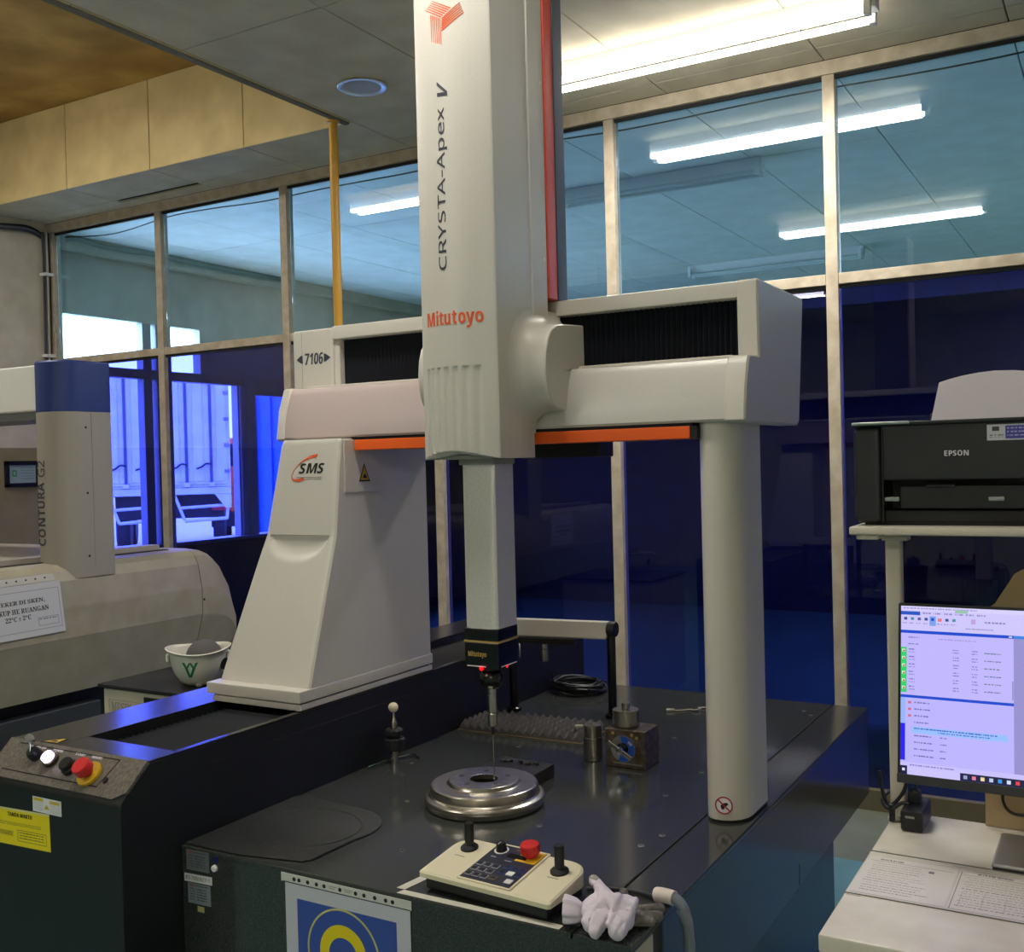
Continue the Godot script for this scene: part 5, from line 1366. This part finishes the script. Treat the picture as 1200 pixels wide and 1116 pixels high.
	for j in nz * 4 + 1:
		var row := []
		for i in nx * 4 + 1:
			var x := lerpf(fx0, fx1, float(i) / (nx * 4)); var z := lerpf(fz0, fz1, float(j) / (nz * 4))
			var h := 0.5 - 0.25 * cos(TAU * i / 4.0) - 0.25 * cos(TAU * j / 4.0)
			if j == 0 or j == nz * 4 or i == 0 or i == nx * 4: h *= 0.8
			row.append(V(x, 0.708 + 0.024 * pow(h, 0.9), z - 0.03 * (x - fx0)))
		rowsv.append(row)
	for j in nz * 4:
		for i in nx * 4: fs.quad(rowsv[j][i], rowsv[j][i + 1], rowsv[j + 1][i + 1], rowsv[j + 1][i])
	fs.smooth = 40.0
	for j in nz * 4:
		for e in [0, nx * 4]:
			var a: Vector3 = rowsv[j][e]; var b: Vector3 = rowsv[j + 1][e]
			fs.quad(a, b, V(b.x, 0.702, b.z), V(a.x, 0.702, a.z))
	for i in nx * 4:
		for e in [0, nz * 4]:
			var a: Vector3 = rowsv[e][i]; var b: Vector3 = rowsv[e][i + 1]
			fs.quad(a, b, V(b.x, 0.702, b.z), V(a.x, 0.702, a.z))
	part(fo, "egg_crate", fs, M.foam)
	part(fo, "backing", sh().prism(PackedVector2Array([Vector2(fx0 - 0.004, -fz0 - 0.004), Vector2(fx1 + 0.004, -fz0 + 0.0075), Vector2(fx1 + 0.004, -fz1 + 0.0155), Vector2(fx0 - 0.004, -fz1 + 0.004)]), V(0, y0, 0), Vector3.RIGHT, V(0, 0, -1), V(0, 0.0025, 0)), mat(col(150, 130, 106), 0.8), "thin tan backing edge")
	single("foam_scrap", "small pale green scrap on the right end of the grey foam strip", "scrap", V(-1.285, 0.73, -2.53), sh().box(V(-1.285, 0.735, -2.53), V(0.022, 0.006, 0.014), 0.002, Basis(Vector3.UP, 0.4)), mat(col(150, 156, 120), 0.7))
	# probe changing rack
	var k := thing("probe_rack", "probe changing rack: white crossbar on two black posts at the table's back", "rack", V(-1.46, y0, -2.77))
	for q in [[-1.612, -2.745], [-1.303, -2.785]]:
		var p := part(k, "post", sh().lathe([Vector2(0, 0.712), Vector2(0.0125, 0.712), Vector2(0.0125, 0.965), Vector2(0, 0.968)], V(q[0], 0, q[1]), Basis.IDENTITY, 20), M.black_gloss, "black post")
		part(p, "post_foot", sh().lathe([Vector2(0, y0), Vector2(0.022, y0), Vector2(0.022, 0.708), Vector2(0.014, 0.714), Vector2(0, 0.714)], V(q[0], 0, q[1]), Basis.IDENTITY, 20), M.black_gloss)
	var bar := PackedVector2Array([Vector2(-0.016, 0.938), Vector2(0.022, 0.930), Vector2(0.024, 0.934), Vector2(0.006, 0.975), Vector2(0.0, 0.979), Vector2(-0.012, 0.979), Vector2(-0.016, 0.974)])
	part(k, "crossbar", sh().prism(bar, V(-1.632, 0, -2.745), V(0.0, 0, 1), Vector3.UP, V(0.322, 0, -0.042), 0.002), mat(col(206, 200, 186), 0.4), "white sloped crossbar")
	part(k, "end_cap", sh().lathe([Vector2(0, -0.012), Vector2(0.021, -0.012), Vector2(0.023, -0.009), Vector2(0.023, 0.009), Vector2(0.021, 0.012), Vector2(0, 0.012)], V(-1.300, 0.957, -2.788), Basis(Vector3.FORWARD, -PI / 2), 24), M.black_plastic)
	part(k, "port_plate", sh().box(V(-1.50, 0.925, -2.753), V(0.20, 0.006, 0.05), 0.001, Basis(Vector3.UP, 0.13)).box(V(-1.50, 0.915, -2.75), V(0.19, 0.012, 0.03), 0.001, Basis(Vector3.UP, 0.13)), M.black_plastic, "black port plate")
	part(k, "spare_probe", sh().lathe([Vector2(0, 0.856), Vector2(0.0125, 0.856), Vector2(0.014, 0.859), Vector2(0.014, 0.892), Vector2(0.012, 0.894), Vector2(0.012, 0.912), Vector2(0, 0.912)], V(-1.508, 0, -2.752), Basis.IDENTITY, 20), M.steel, "spare silver probe hanging in the rack")
	part(k, "spare_stylus", sh().tube([V(-1.588, 0.915, -2.745), V(-1.588, 0.89, -2.745), V(-1.588, 0.862, -2.745)], 0.0018, 7), M.chrome, "spare stylus hanging in the rack")
	# coil of cable
	var cpts := []
	for i in 300:
		var a := TAU * 7.0 * i / 299.0
		var rr := 0.076 + 0.012 * sin(a * 0.37 + 1.0) + 0.006 * sin(a * 1.9)
		cpts.append(V(-1.552 + rr * cos(a), 0.7055 + 0.024 * (0.5 + 0.5 * sin(a * 0.61)) + 0.004 * sin(a * 2.3) + 0.005, -3.06 + rr * 0.92 * sin(a)))
	var cc := thing("cable_coil", "coil of black cable lying at the table's back behind the rack", "cable", V(-1.552, y0, -3.06))
	part(cc, "coil", sh().tube(cpts, 0.0042, 7), M.cable)
	part(cc, "loose_end", sh().tube(spline([V(-1.60, 0.72, -3.0), V(-1.606, 0.745, -2.985), V(-1.604, 0.775, -2.98)], 4), 0.0022, 6).tube(spline([V(-1.49, 0.72, -3.0), V(-1.462, 0.745, -3.03), V(-1.45, 0.738, -3.06)], 4), 0.003, 6), M.cable)
	# gauge cylinder, magnetic block with dial, weight
	single("gauge_cylinder", "upright steel gauge cylinder left of the block with the blue dial", "cylinder", V(-1.166, y0, -2.372), sh().lathe([Vector2(0, y0), Vector2(0.0235, y0), Vector2(0.0245, 0.702), Vector2(0.0245, 0.756), Vector2(0.0238, 0.7575), Vector2(0.0222, 0.758), Vector2(0.0222, 0.787), Vector2(0.0210, 0.7885), Vector2(0.006, 0.7885), Vector2(0.005, 0.7865), Vector2(0, 0.7865)], V(-1.166, 0, -2.372), Basis.IDENTITY, 36), M.steel)
	var b := thing("magnetic_block", "rusty brown steel magnetic block with a blue switch dial", "block", V(-1.063, y0, -2.38))
	var bd := part(b, "body", sh().span(V(-1.117, y0, -2.425), V(-1.010, 0.792, -2.338), 0.002), grained(col(138, 126, 110), 0.30, 0.75, noise_tex(0.05, Color(0.66, 0.62, 0.57), Color(1, 1, 1), 61, 256, 5), 3.0))
	part(bd, "foot_slot", sh().span(V(-1.095, 0.709, -2.3385), V(-1.02, 0.7115, -2.3374)), M.silver)
	for q in [[-1.095, 0.782], [-1.045, 0.782], [-1.032, 0.776]]:
		part(bd, "pin", sh().lathe([Vector2(0, 0), Vector2(0.004, 0), Vector2(0.004, 0.001), Vector2(0, 0.0012)], V(q[0], q[1], -2.338), Basis(Vector3.RIGHT, PI / 2), 12), M.brass)
	var dc := V(-1.068, 0.747, -2.338)
	var fb := Basis(Vector3.RIGHT, PI / 2)
	var dial := part(b, "dial", sh().lathe([Vector2(0, 0), Vector2(0.0315, 0), Vector2(0.0325, 0.002), Vector2(0.0315, 0.004), Vector2(0, 0.004)], dc, fb, 40), M.silver, "round switch dial")
	var arc := arc_points(0, 0, 0.031, -1.95, 1.75, 20)
	var inner := arc_points(0, 0, 0.016, 1.75, -1.95, 20)
	arc.append_array(inner)
	part(dial, "blue_scale", sh().prism(arc, dc + V(0, 0, 0.0038), Vector3.RIGHT, Vector3.UP, V(0, 0, 0.0008)), mat(col(22, 84, 190), 0.35), "blue half of the dial")
	letters(dial, "ON", dc + V(0.013, 0.016, 0.0045), V(0.009, -0.007, 0), V(0.004, 0.005, 0), M.paper, true, 0.0004)
	part(dial, "hub", sh().lathe([Vector2(0, 0.003), Vector2(0.0155, 0.003), Vector2(0.0145, 0.009), Vector2(0.008, 0.011), Vector2(0.007, 0.018), Vector2(0, 0.019)], dc, fb, 28), M.black_gloss)
	var hb := Basis(Vector3.BACK, -0.52)
	part(dial, "lever", sh().box(dc + V(0, 0, 0.021), V(0.072, 0.012, 0.006), 0.002, hb).lathe([Vector2(0, 0.018), Vector2(0.0085, 0.018), Vector2(0.0075, 0.027), Vector2(0, 0.028)], dc, fb, 20), M.chrome, "bright lever")
	single("steel_weight", "steel weight with a knob on top of the magnetic block", "weight", V(-1.080, 0.792, -2.384), sh().lathe([Vector2(0, 0.7922), Vector2(0.0315, 0.7922), Vector2(0.0335, 0.794), Vector2(0.0335, 0.831), Vector2(0.032, 0.8325), Vector2(0.0125, 0.8325), Vector2(0.0105, 0.834), Vector2(0.0105, 0.8475), Vector2(0.0095, 0.8485), Vector2(0, 0.8485)], V(-1.080, 0, -2.384), Basis.IDENTITY, 36), M.steel)
	# cream cord with a small plug
	var ec := thing("earphone_cord", "thin cream cord with a small plug lying behind the white post", "cord", V(-1.12, y0, -2.97))
	part(ec, "cord", sh().tube(spline([V(-1.170, 0.7035, -2.925), V(-1.15, 0.703, -2.935), V(-1.13, 0.7035, -2.955), V(-1.115, 0.7055, -2.945), V(-1.10, 0.707, -2.965), V(-1.115, 0.7035, -2.985), V(-1.095, 0.7045, -2.995), V(-1.06, 0.7035, -3.03)]), 0.0017, 7), mat(col(196, 190, 164), 0.5))
	part(ec, "plug", sh().tube([V(-1.188, 0.7045, -2.914), V(-1.178, 0.7045, -2.920), V(-1.168, 0.7045, -2.926)], 0.0042, 9), mat(col(210, 204, 180), 0.45))
	# white tape marking the pendant's place
	var tl := [["strip of white tape along the table's front edge, left of the joint", V(-1.117, y0, -1.478), V(0.115, 0, 0.0), V(0.004, 0, -0.016)], ["strip of white tape along the table's front edge, right of the joint", V(-1.001, y0, -1.478), V(0.205, 0, 0.0), V(0, 0, -0.016)], ["short white tape strip running back from the front edge, left of the pendant", V(-1.130, y0, -1.496), V(0.018, 0, 0.0), V(0.012, 0, -0.085)]]
	for q in tl:
		single("tape_strip", q[0], "tape", q[1], sh().card(q[1], q[2], q[3], 0.0004), mat(col(206, 202, 188), 0.6), "white tape strips")
	# poster in a sleeve on the table's front
	var po := thing("poster", "plastic sleeve with a blue poster bearing a yellow ring, hung on the table's front", "poster", V(-1.23, 0.40, -1.474))
	var z := -1.4735
	part(po, "sleeve", sh().card(V(-1.372, 0.395, z), V(0.287, 0, 0), V(0, 0.283, 0), 0.0008), mat(col(206, 204, 214), 0.3), "white sheet in the sleeve")
	var strip := part(po, "binding_strip", sh().card(V(-1.381, 0.677, z), V(0.299, 0, 0), V(0, 0.0165, 0), 0.0012), mat(col(214, 212, 206), 0.4))
	part(strip, "strip_seam", sh().span(V(-1.378, 0.6765, z), V(-1.084, 0.6782, z + 0.0016)), M.ink)
	for x in [-1.349, -1.337, -1.316, -1.295, -1.277, -1.24, -1.204, -1.185, -1.161, -1.137, -1.122]:
		part(strip, "punch_hole", sh().lathe([Vector2(0, 0), Vector2(0.0038, 0), Vector2(0.0038, 0.0005), Vector2(0, 0.0005)], V(x, 0.685, z + 0.0012), fb, 12), M.ink_black)
	for x in [-1.266, -1.230]:
		part(strip, "fine_print", sh().span(V(x, 0.687, z + 0.001), V(x + 0.018, 0.688, z + 0.0016)).span(V(x, 0.683, z + 0.001), V(x + 0.014, 0.684, z + 0.0016)), M.under)
	part(po, "blue_field", sh().card(V(-1.343, 0.40, z + 0.0007), V(0.228, 0, 0), V(0, 0.250, 0), 0.0006), mat(col(58, 84, 168), 0.45), "blue printed field")
	var oc := V(-1.236, 0.567, z + 0.0012)
	part(po, "thin_ring", sh().lathe([Vector2(0.0800, 0), Vector2(0.0835, 0), Vector2(0.0835, 0.0006), Vector2(0.0800, 0.0006), Vector2(0.0800, 0)], oc, fb, 64), mat(col(214, 204, 120), 0.5), "thin yellow ring")
	var zo := PackedVector2Array()
	for e in arc_points(-1.236, 0.567, 0.054, 0.0, PI, 24): zo.append(e)
	for e in arc_points(-1.236, 0.487, 0.054, PI, TAU, 24): zo.append(e)
	var zi := PackedVector2Array()
	for e in arc_points(-1.236, 0.565, 0.033, 0.0, PI, 24): zi.append(e)
	for e in arc_points(-1.236, 0.489, 0.033, PI, TAU, 24): zi.append(e)
	var zm := sh()
	for e in zo.size():
		var g := (e + 1) % zo.size()
		var A := PackedVector3Array(); var B := PackedVector3Array()
		for w in [zo[e], zo[g], zi[g], zi[e]]:
			A.append(V(w.x, w.y, z + 0.0012)); B.append(V(w.x, w.y, z + 0.0018))
		zm.loft([A, B])
	part(po, "yellow_figure", zm, M.yellow, "bold yellow 0")

# ---------------------------------------------------------------- joystick box, gloves, its cable
func pendant() -> void:
	var t := thing("control_pendant", "cream joystick control box with a red stop button on the table's front edge", "control box")
	# local: x across, z towards the front, y up
	var hw := 0.137; var zf := 0.070; var zb := -0.064
	var top := func(z: float) -> float: return lerpf(0.0345, 0.0545, (zf - z) / (zf - zb))
	var outline := PackedVector2Array()
	outline.append(Vector2(-hw + 0.004, zf)); outline.append(Vector2(hw - 0.004, zf)); outline.append(Vector2(hw, zf - 0.004))
	for i in 7:
		var a := PI / 2 * i / 6.0
		outline.append(Vector2(hw - 0.034 + 0.034 * cos(a), zb + 0.034 - 0.034 * sin(a)))
	for i in 7:
		var a := PI / 2 + PI / 2 * i / 6.0
		outline.append(Vector2(-hw + 0.034 + 0.034 * cos(a), zb + 0.034 - 0.034 * sin(a)))
	outline.append(Vector2(-hw, zf - 0.004))
	var ring := func(k: float, mode: int) -> PackedVector3Array:
		var L := PackedVector3Array()
		for q in outline:
			var x := q.x - signf(q.x) * minf(absf(q.x), k); var z := q.y - (k if q.y > 0.0 else -k)
			var y: float = 0.024 if mode == 0 else (top.call(z) - (0.003 if mode == 1 else 0.0))
			L.append(V(x, y, z))
		return L
	var s := sh().loft([ring.call(0.0, 0), ring.call(0.0, 1), ring.call(0.0035, 2)])
	s.smooth = 32.0
	var pc := mat(col(222, 212, 182), 0.45)
	var shl := part(t, "top_shell", s, pc)
	part(t, "lower_case", sh().span(V(-hw + 0.010, 0.0025, zb + 0.012), V(hw - 0.010, 0.0245, zf - 0.008), 0.003), M.black_plastic, "black lower case")
	for x in [-0.1, 0.1]:
		for z in [-0.04, 0.045]:
			part(t, "rubber_foot", sh().lathe([Vector2(0, 0), Vector2(0.008, 0), Vector2(0.008, 0.003), Vector2(0, 0.003)], V(x, 0, z), Basis.IDENTITY, 12), M.rubber)
	# sloped frame for what lies on the top
	var u := Vector3.RIGHT
	var w: Vector3 = V(0, top.call(zf) - top.call(zb), zf - zb).normalized()   # towards the front
	var n := w.cross(u).normalized()
	var bs := Basis(u, n, w)
	var at := func(x: float, z: float) -> Vector3: return V(x, top.call(z), z)
	# the middle panel is a low raised plateau
	part(shl, "panel_plinth", sh().box(at.call(0.0, 0.0) + n * 0.001, V(0.112, 0.004, 0.131), 0.0015, bs), pc)
	var kp := part(t, "keypad", sh().box(at.call(0.0, 0.001) + n * 0.0032, V(0.104, 0.0012, 0.121), 0.0005, bs), mat(col(40, 42, 58), 0.4), "dark blue keypad panel")
	var key := func(x: float, z: float, sx: float, sz: float, m: Material, lab: String) -> void:
		var k: Vector3 = at.call(x, z) + n * 0.0044
		var o := part(kp, "key", sh().box(k, V(sx, 0.0016, sz), 0.0006, bs), m, lab)
		part(o, "key_top", sh().box(k + n * 0.0006, V(sx - 0.0026, 0.0012, sz - 0.0026), 0.0004, bs), mat(col(26, 27, 38), 0.4) if lab == "" else m) if lab == "" else null
	var grey := mat(col(150, 150, 158), 0.5)
	var bluek := mat(col(52, 66, 140), 0.4)
	for j in 3:
		for i in 3: key.call(-0.042 + i * 0.0165, 0.012 + j * 0.0175, 0.0135, 0.0125, grey, "")
	for i in 3: key.call(0.012 + i * 0.0155, 0.006, 0.0125, 0.0115, bluek, "")
	key.call(0.012, 0.0225, 0.0125, 0.0115, bluek, ""); key.call(0.0285, 0.0225, 0.0135, 0.0125, M.white_plastic, "white key"); key.call(0.044, 0.0225, 0.0125, 0.0115, bluek, "")
	key.call(0.008, 0.045, 0.0135, 0.0115, mat(col(140, 116, 76), 0.5), ""); key.call(0.040, 0.045, 0.0135, 0.0125, M.white_plastic, "white key")
	part(kp, "display", sh().box(at.call(0.008, -0.030) + n * 0.004, V(0.040, 0.001, 0.013), 0.0003, bs), M.black_gloss, "small dark display")
	part(kp, "red_mark", sh().box(at.call(0.010, -0.050) + n * 0.004, V(0.034, 0.001, 0.006), 0.0003, bs), mat(col(120, 70, 62), 0.5))
	part(kp, "fine_print", sh().box(at.call(-0.034, -0.016) + n * 0.004, V(0.010, 0.0008, 0.003), 0.0, bs).box(at.call(0.0, -0.012) + n * 0.004, V(0.014, 0.0008, 0.002), 0.0, bs), grey)
	var kb := Basis(u, n, w) * Basis(Vector3.UP, 0.0)
	var kn: Vector3 = at.call(-0.033, -0.040)
	var knob := part(t, "speed_knob", sh().lathe([Vector2(0, 0.003), Vector2(0.0105, 0.003), Vector2(0.0085, 0.018), Vector2(0.007, 0.0195), Vector2(0, 0.0195)], kn, kb, 24), M.black_plastic, "black speed knob")
	part(knob, "pointer", sh().box(kn + n * 0.0185 + w * 0.004, V(0.0012, 0.003, 0.008), 0.0, bs), M.white_plastic)
	part(knob, "dial_ring", sh().lathe([Vector2(0, 0.003), Vector2(0.0135, 0.003), Vector2(0.0135, 0.0042), Vector2(0, 0.0042)], kn, kb, 24), M.white_plastic)
	var ep: Vector3 = at.call(0.030, -0.040)
	var es := part(t, "emergency_stop", sh().lathe([Vector2(0, 0.004), Vector2(0.010, 0.004), Vector2(0.010, 0.010), Vector2(0.0165, 0.0115), Vector2(0.0175, 0.014), Vector2(0.0175, 0.026), Vector2(0.016, 0.0285), Vector2(0, 0.0292)], ep, kb, 30), M.red, "red mushroom stop button")
	part(es, "yellow_plate", sh().box(ep + n * 0.0038 + w * 0.002, V(0.042, 0.0012, 0.040), 0.0004, bs), mat(col(236, 180, 26), 0.5), "yellow square under the stop button")
	for x in [-0.098, 0.100]:
		var jp: Vector3 = at.call(x, -0.030 if x < 0 else -0.022)
		var j := part(t, "joystick", sh().lathe([Vector2(0, 0.006), Vector2(0.0075, 0.006), Vector2(0.0085, 0.012), Vector2(0.0088, 0.043), Vector2(0.0085, 0.046), Vector2(0, 0.047)], jp, Basis.IDENTITY, 22), M.black_plastic, "black joystick")
		part(j, "boot", sh().lathe([Vector2(0, 0), Vector2(0.0165, 0), Vector2(0.0165, 0.003), Vector2(0.013, 0.006), Vector2(0.008, 0.0075), Vector2(0, 0.0075)], jp, kb, 26), M.rubber)
		part(j, "direction_marks", sh().box(at.call(x, 0.0) + n * 0.0004, V(0.022, 0.0006, 0.0014), 0.0, bs), M.under)
	t.position = V(-0.948, 0.7005, -1.566)
	t.rotation.y = -0.075
	# gloves
	var g := thing("glove", "crumpled white cotton glove with an open cuff lying in front, right of the pendant", "glove", V(-0.74, 0.70, -1.51), "work gloves by the pendant")
	var s1 := sh()
	var fold := func(q: Vector3, d2: float) -> float:
		return d2 + 0.0034 * exp(-pow(sin(q.x * 120.0 + q.z * 45.0 + 1.4 * sin(q.z * 70.0 + q.y * 50.0)) / 0.24, 2.0)) + 0.0018 * exp(-pow(sin(q.x * 70.0 - q.z * 130.0 + q.y * 110.0) / 0.2, 2.0)) - 0.0008
	nets(s1, [
		[V(-0.757, 0.728, -1.528), V(-0.742, 0.7165, -1.484), 0.0155, 0.0115, 0.005],
		[V(-0.733, 0.736, -1.532), V(-0.726, 0.715, -1.468), 0.0165, 0.0105, 0.005],
		[V(-0.705, 0.733, -1.535), V(-0.694, 0.718, -1.482), 0.0185, 0.0145, 0.005],
		[V(-0.752, 0.722, -1.522), V(-0.700, 0.720, -1.515), 0.019, 0.017, 0.008],
		[V(-0.770, 0.719, -1.512), V(-0.742, 0.719, -1.512), 0.014, 0.016, 0.008],
		[V(-0.716, 0.747, -1.512), V(-0.752, 0.749, -1.545), 0.0105, 0.0095, 0.003],
		[V(-0.750, 0.749, -1.543), V(-0.781, 0.745, -1.580), 0.0095, 0.0085, 0.004],
		[V(-0.738, 0.752, -1.528), V(-0.735, 0.726, -1.470), 0.006, 0.005, 0.005],
		[V(-0.712, 0.752, -1.528), V(-0.707, 0.730, -1.474), 0.006, 0.005, 0.005],
		[V(-0.755, 0.742, -1.530), V(-0.752, 0.722, -1.480), 0.005, 0.004, 0.005],
		[V(-0.690, 0.744, -1.540), V(-0.686, 0.726, -1.490), 0.006, 0.005, 0.005]], 0.0030, fold)
	s1.smooth = 60.0
	var cot := grained(col(232, 220, 232), 0.9, 0.0, noise_tex(0.4, Color(0.86, 0.86, 0.86), Color(1, 1, 1), 71), 9.0)
	part(g, "palm", s1, cot)
	var cf := sh()
	var cl := []
	for e in [[0.0, 0.015], [0.008, 0.020], [0.018, 0.0225], [0.026, 0.0235], [0.029, 0.022], [0.026, 0.0195], [0.014, 0.017], [0.004, 0.009]]:
		var L := PackedVector3Array()
		for i in 40:
			var a := TAU * i / 40
			var r: float = e[1] * (1.0 + 0.09 * sin(a * 7.0) + 0.05 * sin(a * 11.0 + 1.0))
			var c: Vector3 = V(-0.770, 0.7225, -1.509) + V(-0.93, 0.1, 0.36).normalized() * e[0]
			L.append(c + V(0.36, 0, 0.93).normalized() * r * cos(a) * 1.1 + Vector3.UP * r * sin(a) * 0.92)
		cl.append(L)
	cf.loft(cl)
	cf.smooth = 60.0
	part(g, "cuff", cf, cot, "gathered elastic cuff")
	var s1t := sh()
	nets(s1t, [[V(-0.772, 0.7465, -1.570), V(-0.785, 0.745, -1.585), 0.0092, 0.0084, 0.004]], 0.003)
	s1t.smooth = 60.0
	part(g, "grey_fingertip", s1t, mat(col(150, 146, 140), 0.85), "grey coated fingertip")
	var g2 := thing("glove", "soiled grey palmed glove with spread fingers lying half under the white one", "glove", V(-0.70, 0.70, -1.56), "work gloves by the pendant")
	var s2 := sh()
	var fold2 := func(q: Vector3, d2: float) -> float: return d2 + 0.0007 * sin(q.x * 210.0 + q.z * 160.0)
	nets(s2, [
		[V(-0.735, 0.714, -1.555), V(-0.712, 0.713, -1.552), 0.015, 0.013, 0.006],
		[V(-0.712, 0.714, -1.560), V(-0.672, 0.712, -1.600), 0.009, 0.0085, 0.004],
		[V(-0.708, 0.713, -1.548), V(-0.664, 0.711, -1.572), 0.009, 0.009, 0.004],
		[V(-0.705, 0.712, -1.535), V(-0.667, 0.711, -1.550), 0.009, 0.0085, 0.004],
		[V(-0.735, 0.716, -1.565), V(-0.742, 0.720, -1.612), 0.009, 0.0085, 0.004],
		[V(-0.728, 0.714, -1.570), V(-0.722, 0.714, -1.598), 0.009, 0.010, 0.004]], 0.0032, fold2)
	s2.smooth = 60.0
	part(g2, "glove_body", s2, grained(col(138, 132, 126), 0.9, 0.0, noise_tex(0.05, Color(0.55, 0.55, 0.55), Color(1, 1, 1), 73, 256, 4), 6.0))
	# cable and conduit
	var c := thing("pendant_cable", "black pendant cable in a taped grey sleeve hanging over the table's right edge", "cable", V(-0.66, 0.70, -1.65))
	part(c, "cable", sh().tube(spline([V(-0.822, 0.7055, -1.632), V(-0.78, 0.7045, -1.655), V(-0.735, 0.7045, -1.660), V(-0.70, 0.706, -1.650), V(-0.685, 0.708, -1.646)]), 0.0038, 8), M.cable)
	part(c, "sleeve", sh().tube(spline([V(-0.682, 0.714, -1.645), V(-0.665, 0.7145, -1.643), V(-0.650, 0.704, -1.642), V(-0.643, 0.68, -1.645), V(-0.641, 0.64, -1.648), V(-0.641, 0.56, -1.65), V(-0.643, 0.45, -1.65), V(-0.64, 0.25, -1.66), V(-0.62, 0.06, -1.70), V(-0.56, 0.012, -1.85)]), 0.0095, 12), mat(col(112, 120, 130), 0.45), "grey taped sleeve")
	part(c, "white_cuff", sh().tube([V(-0.698, 0.7115, -1.650), V(-0.690, 0.7135, -1.648), V(-0.676, 0.7145, -1.645), V(-0.664, 0.714, -1.643)], 0.0125, 14), mat(col(214, 200, 190), 0.6), "white tape cuff")
	part(c, "tape_wrap", sh().tube([V(-0.651, 0.700, -1.642), V(-0.646, 0.690, -1.643), V(-0.643, 0.678, -1.645)], 0.0108, 12), mat(col(120, 128, 138), 0.4))

# ---------------------------------------------------------------- pipe, downlight, detector, corner cables
func fittings() -> void:
	var p := thing("yellow_pipe", "yellow painted pipe running down from the ceiling edge before the glass", "pipe", V(-3.15, 0, -3.84))
	part(p, "pipe", sh().tube([V(-3.15, 0.0, -3.84), V(-3.15, 1.5, -3.84), V(-3.15, 3.056, -3.84)], 0.0205, 20), M.pole)
	part(p, "collar", sh().lathe([Vector2(0, 3.045), Vector2(0.03, 3.045), Vector2(0.03, 3.055), Vector2(0, 3.055)], V(-3.15, 0, -3.84), Basis.IDENTITY, 20), M.pole)
	part(p, "foot", sh().lathe([Vector2(0, 0), Vector2(0.05, 0), Vector2(0.05, 0.008), Vector2(0, 0.008)], V(-3.15, 0, -3.84), Basis.IDENTITY, 20), M.pole)
	var d := thing("downlight", "round unlit downlight with a chrome rim set in the grey ceiling", "ceiling light", V(-2.765, 3.06, -3.57))
	var dp := V(-2.765, 0, -3.57)
	part(d, "rim", sh().lathe([Vector2(0.078, 3.0595), Vector2(0.100, 3.0575), Vector2(0.106, 3.0525), Vector2(0.103, 3.0495), Vector2(0.094, 3.0485), Vector2(0.080, 3.0525), Vector2(0.078, 3.0595)], dp, Basis.IDENTITY, 48), mat(col(214, 208, 196), 0.3, 0.3), "chrome rim")
	part(d, "diffuser", sh().lathe([Vector2(0, 3.0505), Vector2(0.05, 3.0505), Vector2(0.082, 3.0535), Vector2(0.082, 3.059), Vector2(0, 3.059)], dp, Basis.IDENTITY, 40), mat(col(180, 180, 186), 0.5), "unlit frosted diffuser")
	var s := thing("smoke_detector", "white smoke detector on the ceiling, seen mirrored in the right glass pane", "smoke detector", V(-1.06, 3.06, -2.42))
	part(s, "housing", sh().lathe([Vector2(0, 3.015), Vector2(0.03, 3.015), Vector2(0.042, 3.022), Vector2(0.046, 3.04), Vector2(0.055, 3.044), Vector2(0.055, 3.059), Vector2(0, 3.059)], V(-1.06, 0, -2.42), Basis.IDENTITY, 28), M.white_plastic)
	# cables in the corner left of the glass
	var c := thing("cable_bundle", "bundle of grey and black cables running down the corner left of the glass", "cable", V(-5.95, 0, -4.36))
	var cols := [M.cable, M.truck_grey, M.slate, M.cable, mat(col(170, 164, 150), 0.5)]
	for k in 5:
		var x := -5.985 + 0.009 * k; var z := -4.385 + 0.016 * (k % 3)
		part(c, "cable", sh().tube(spline([V(x, 0.02, z), V(x + 0.004, 1.0, z), V(x - 0.003, 2.0, z + 0.004), V(x, 2.7, z), V(x + 0.002, 3.0, z + 0.006)], 5), 0.007 if k != 1 else 0.011, 8), cols[k])
	for k in 3:
		part(c, "cable", sh().tube(spline([V(-5.985, 2.985 - 0.012 * k, -4.37), V(-5.978, 3.02 - 0.014 * k, -4.25), V(-5.982, 3.0 - 0.012 * k, -4.0), V(-5.978, 3.025 - 0.016 * k, -3.6), V(-5.98, 3.01 - 0.012 * k, -3.0), V(-5.98, 3.02 - 0.012 * k, -2.2)], 5), 0.008, 7), cols[k])
	for y in [2.2, 2.72]:
		part(c, "clip", sh().span(V(-5.995, y, -4.40), V(-5.935, y + 0.02, -4.34), 0.003), M.white_plastic)
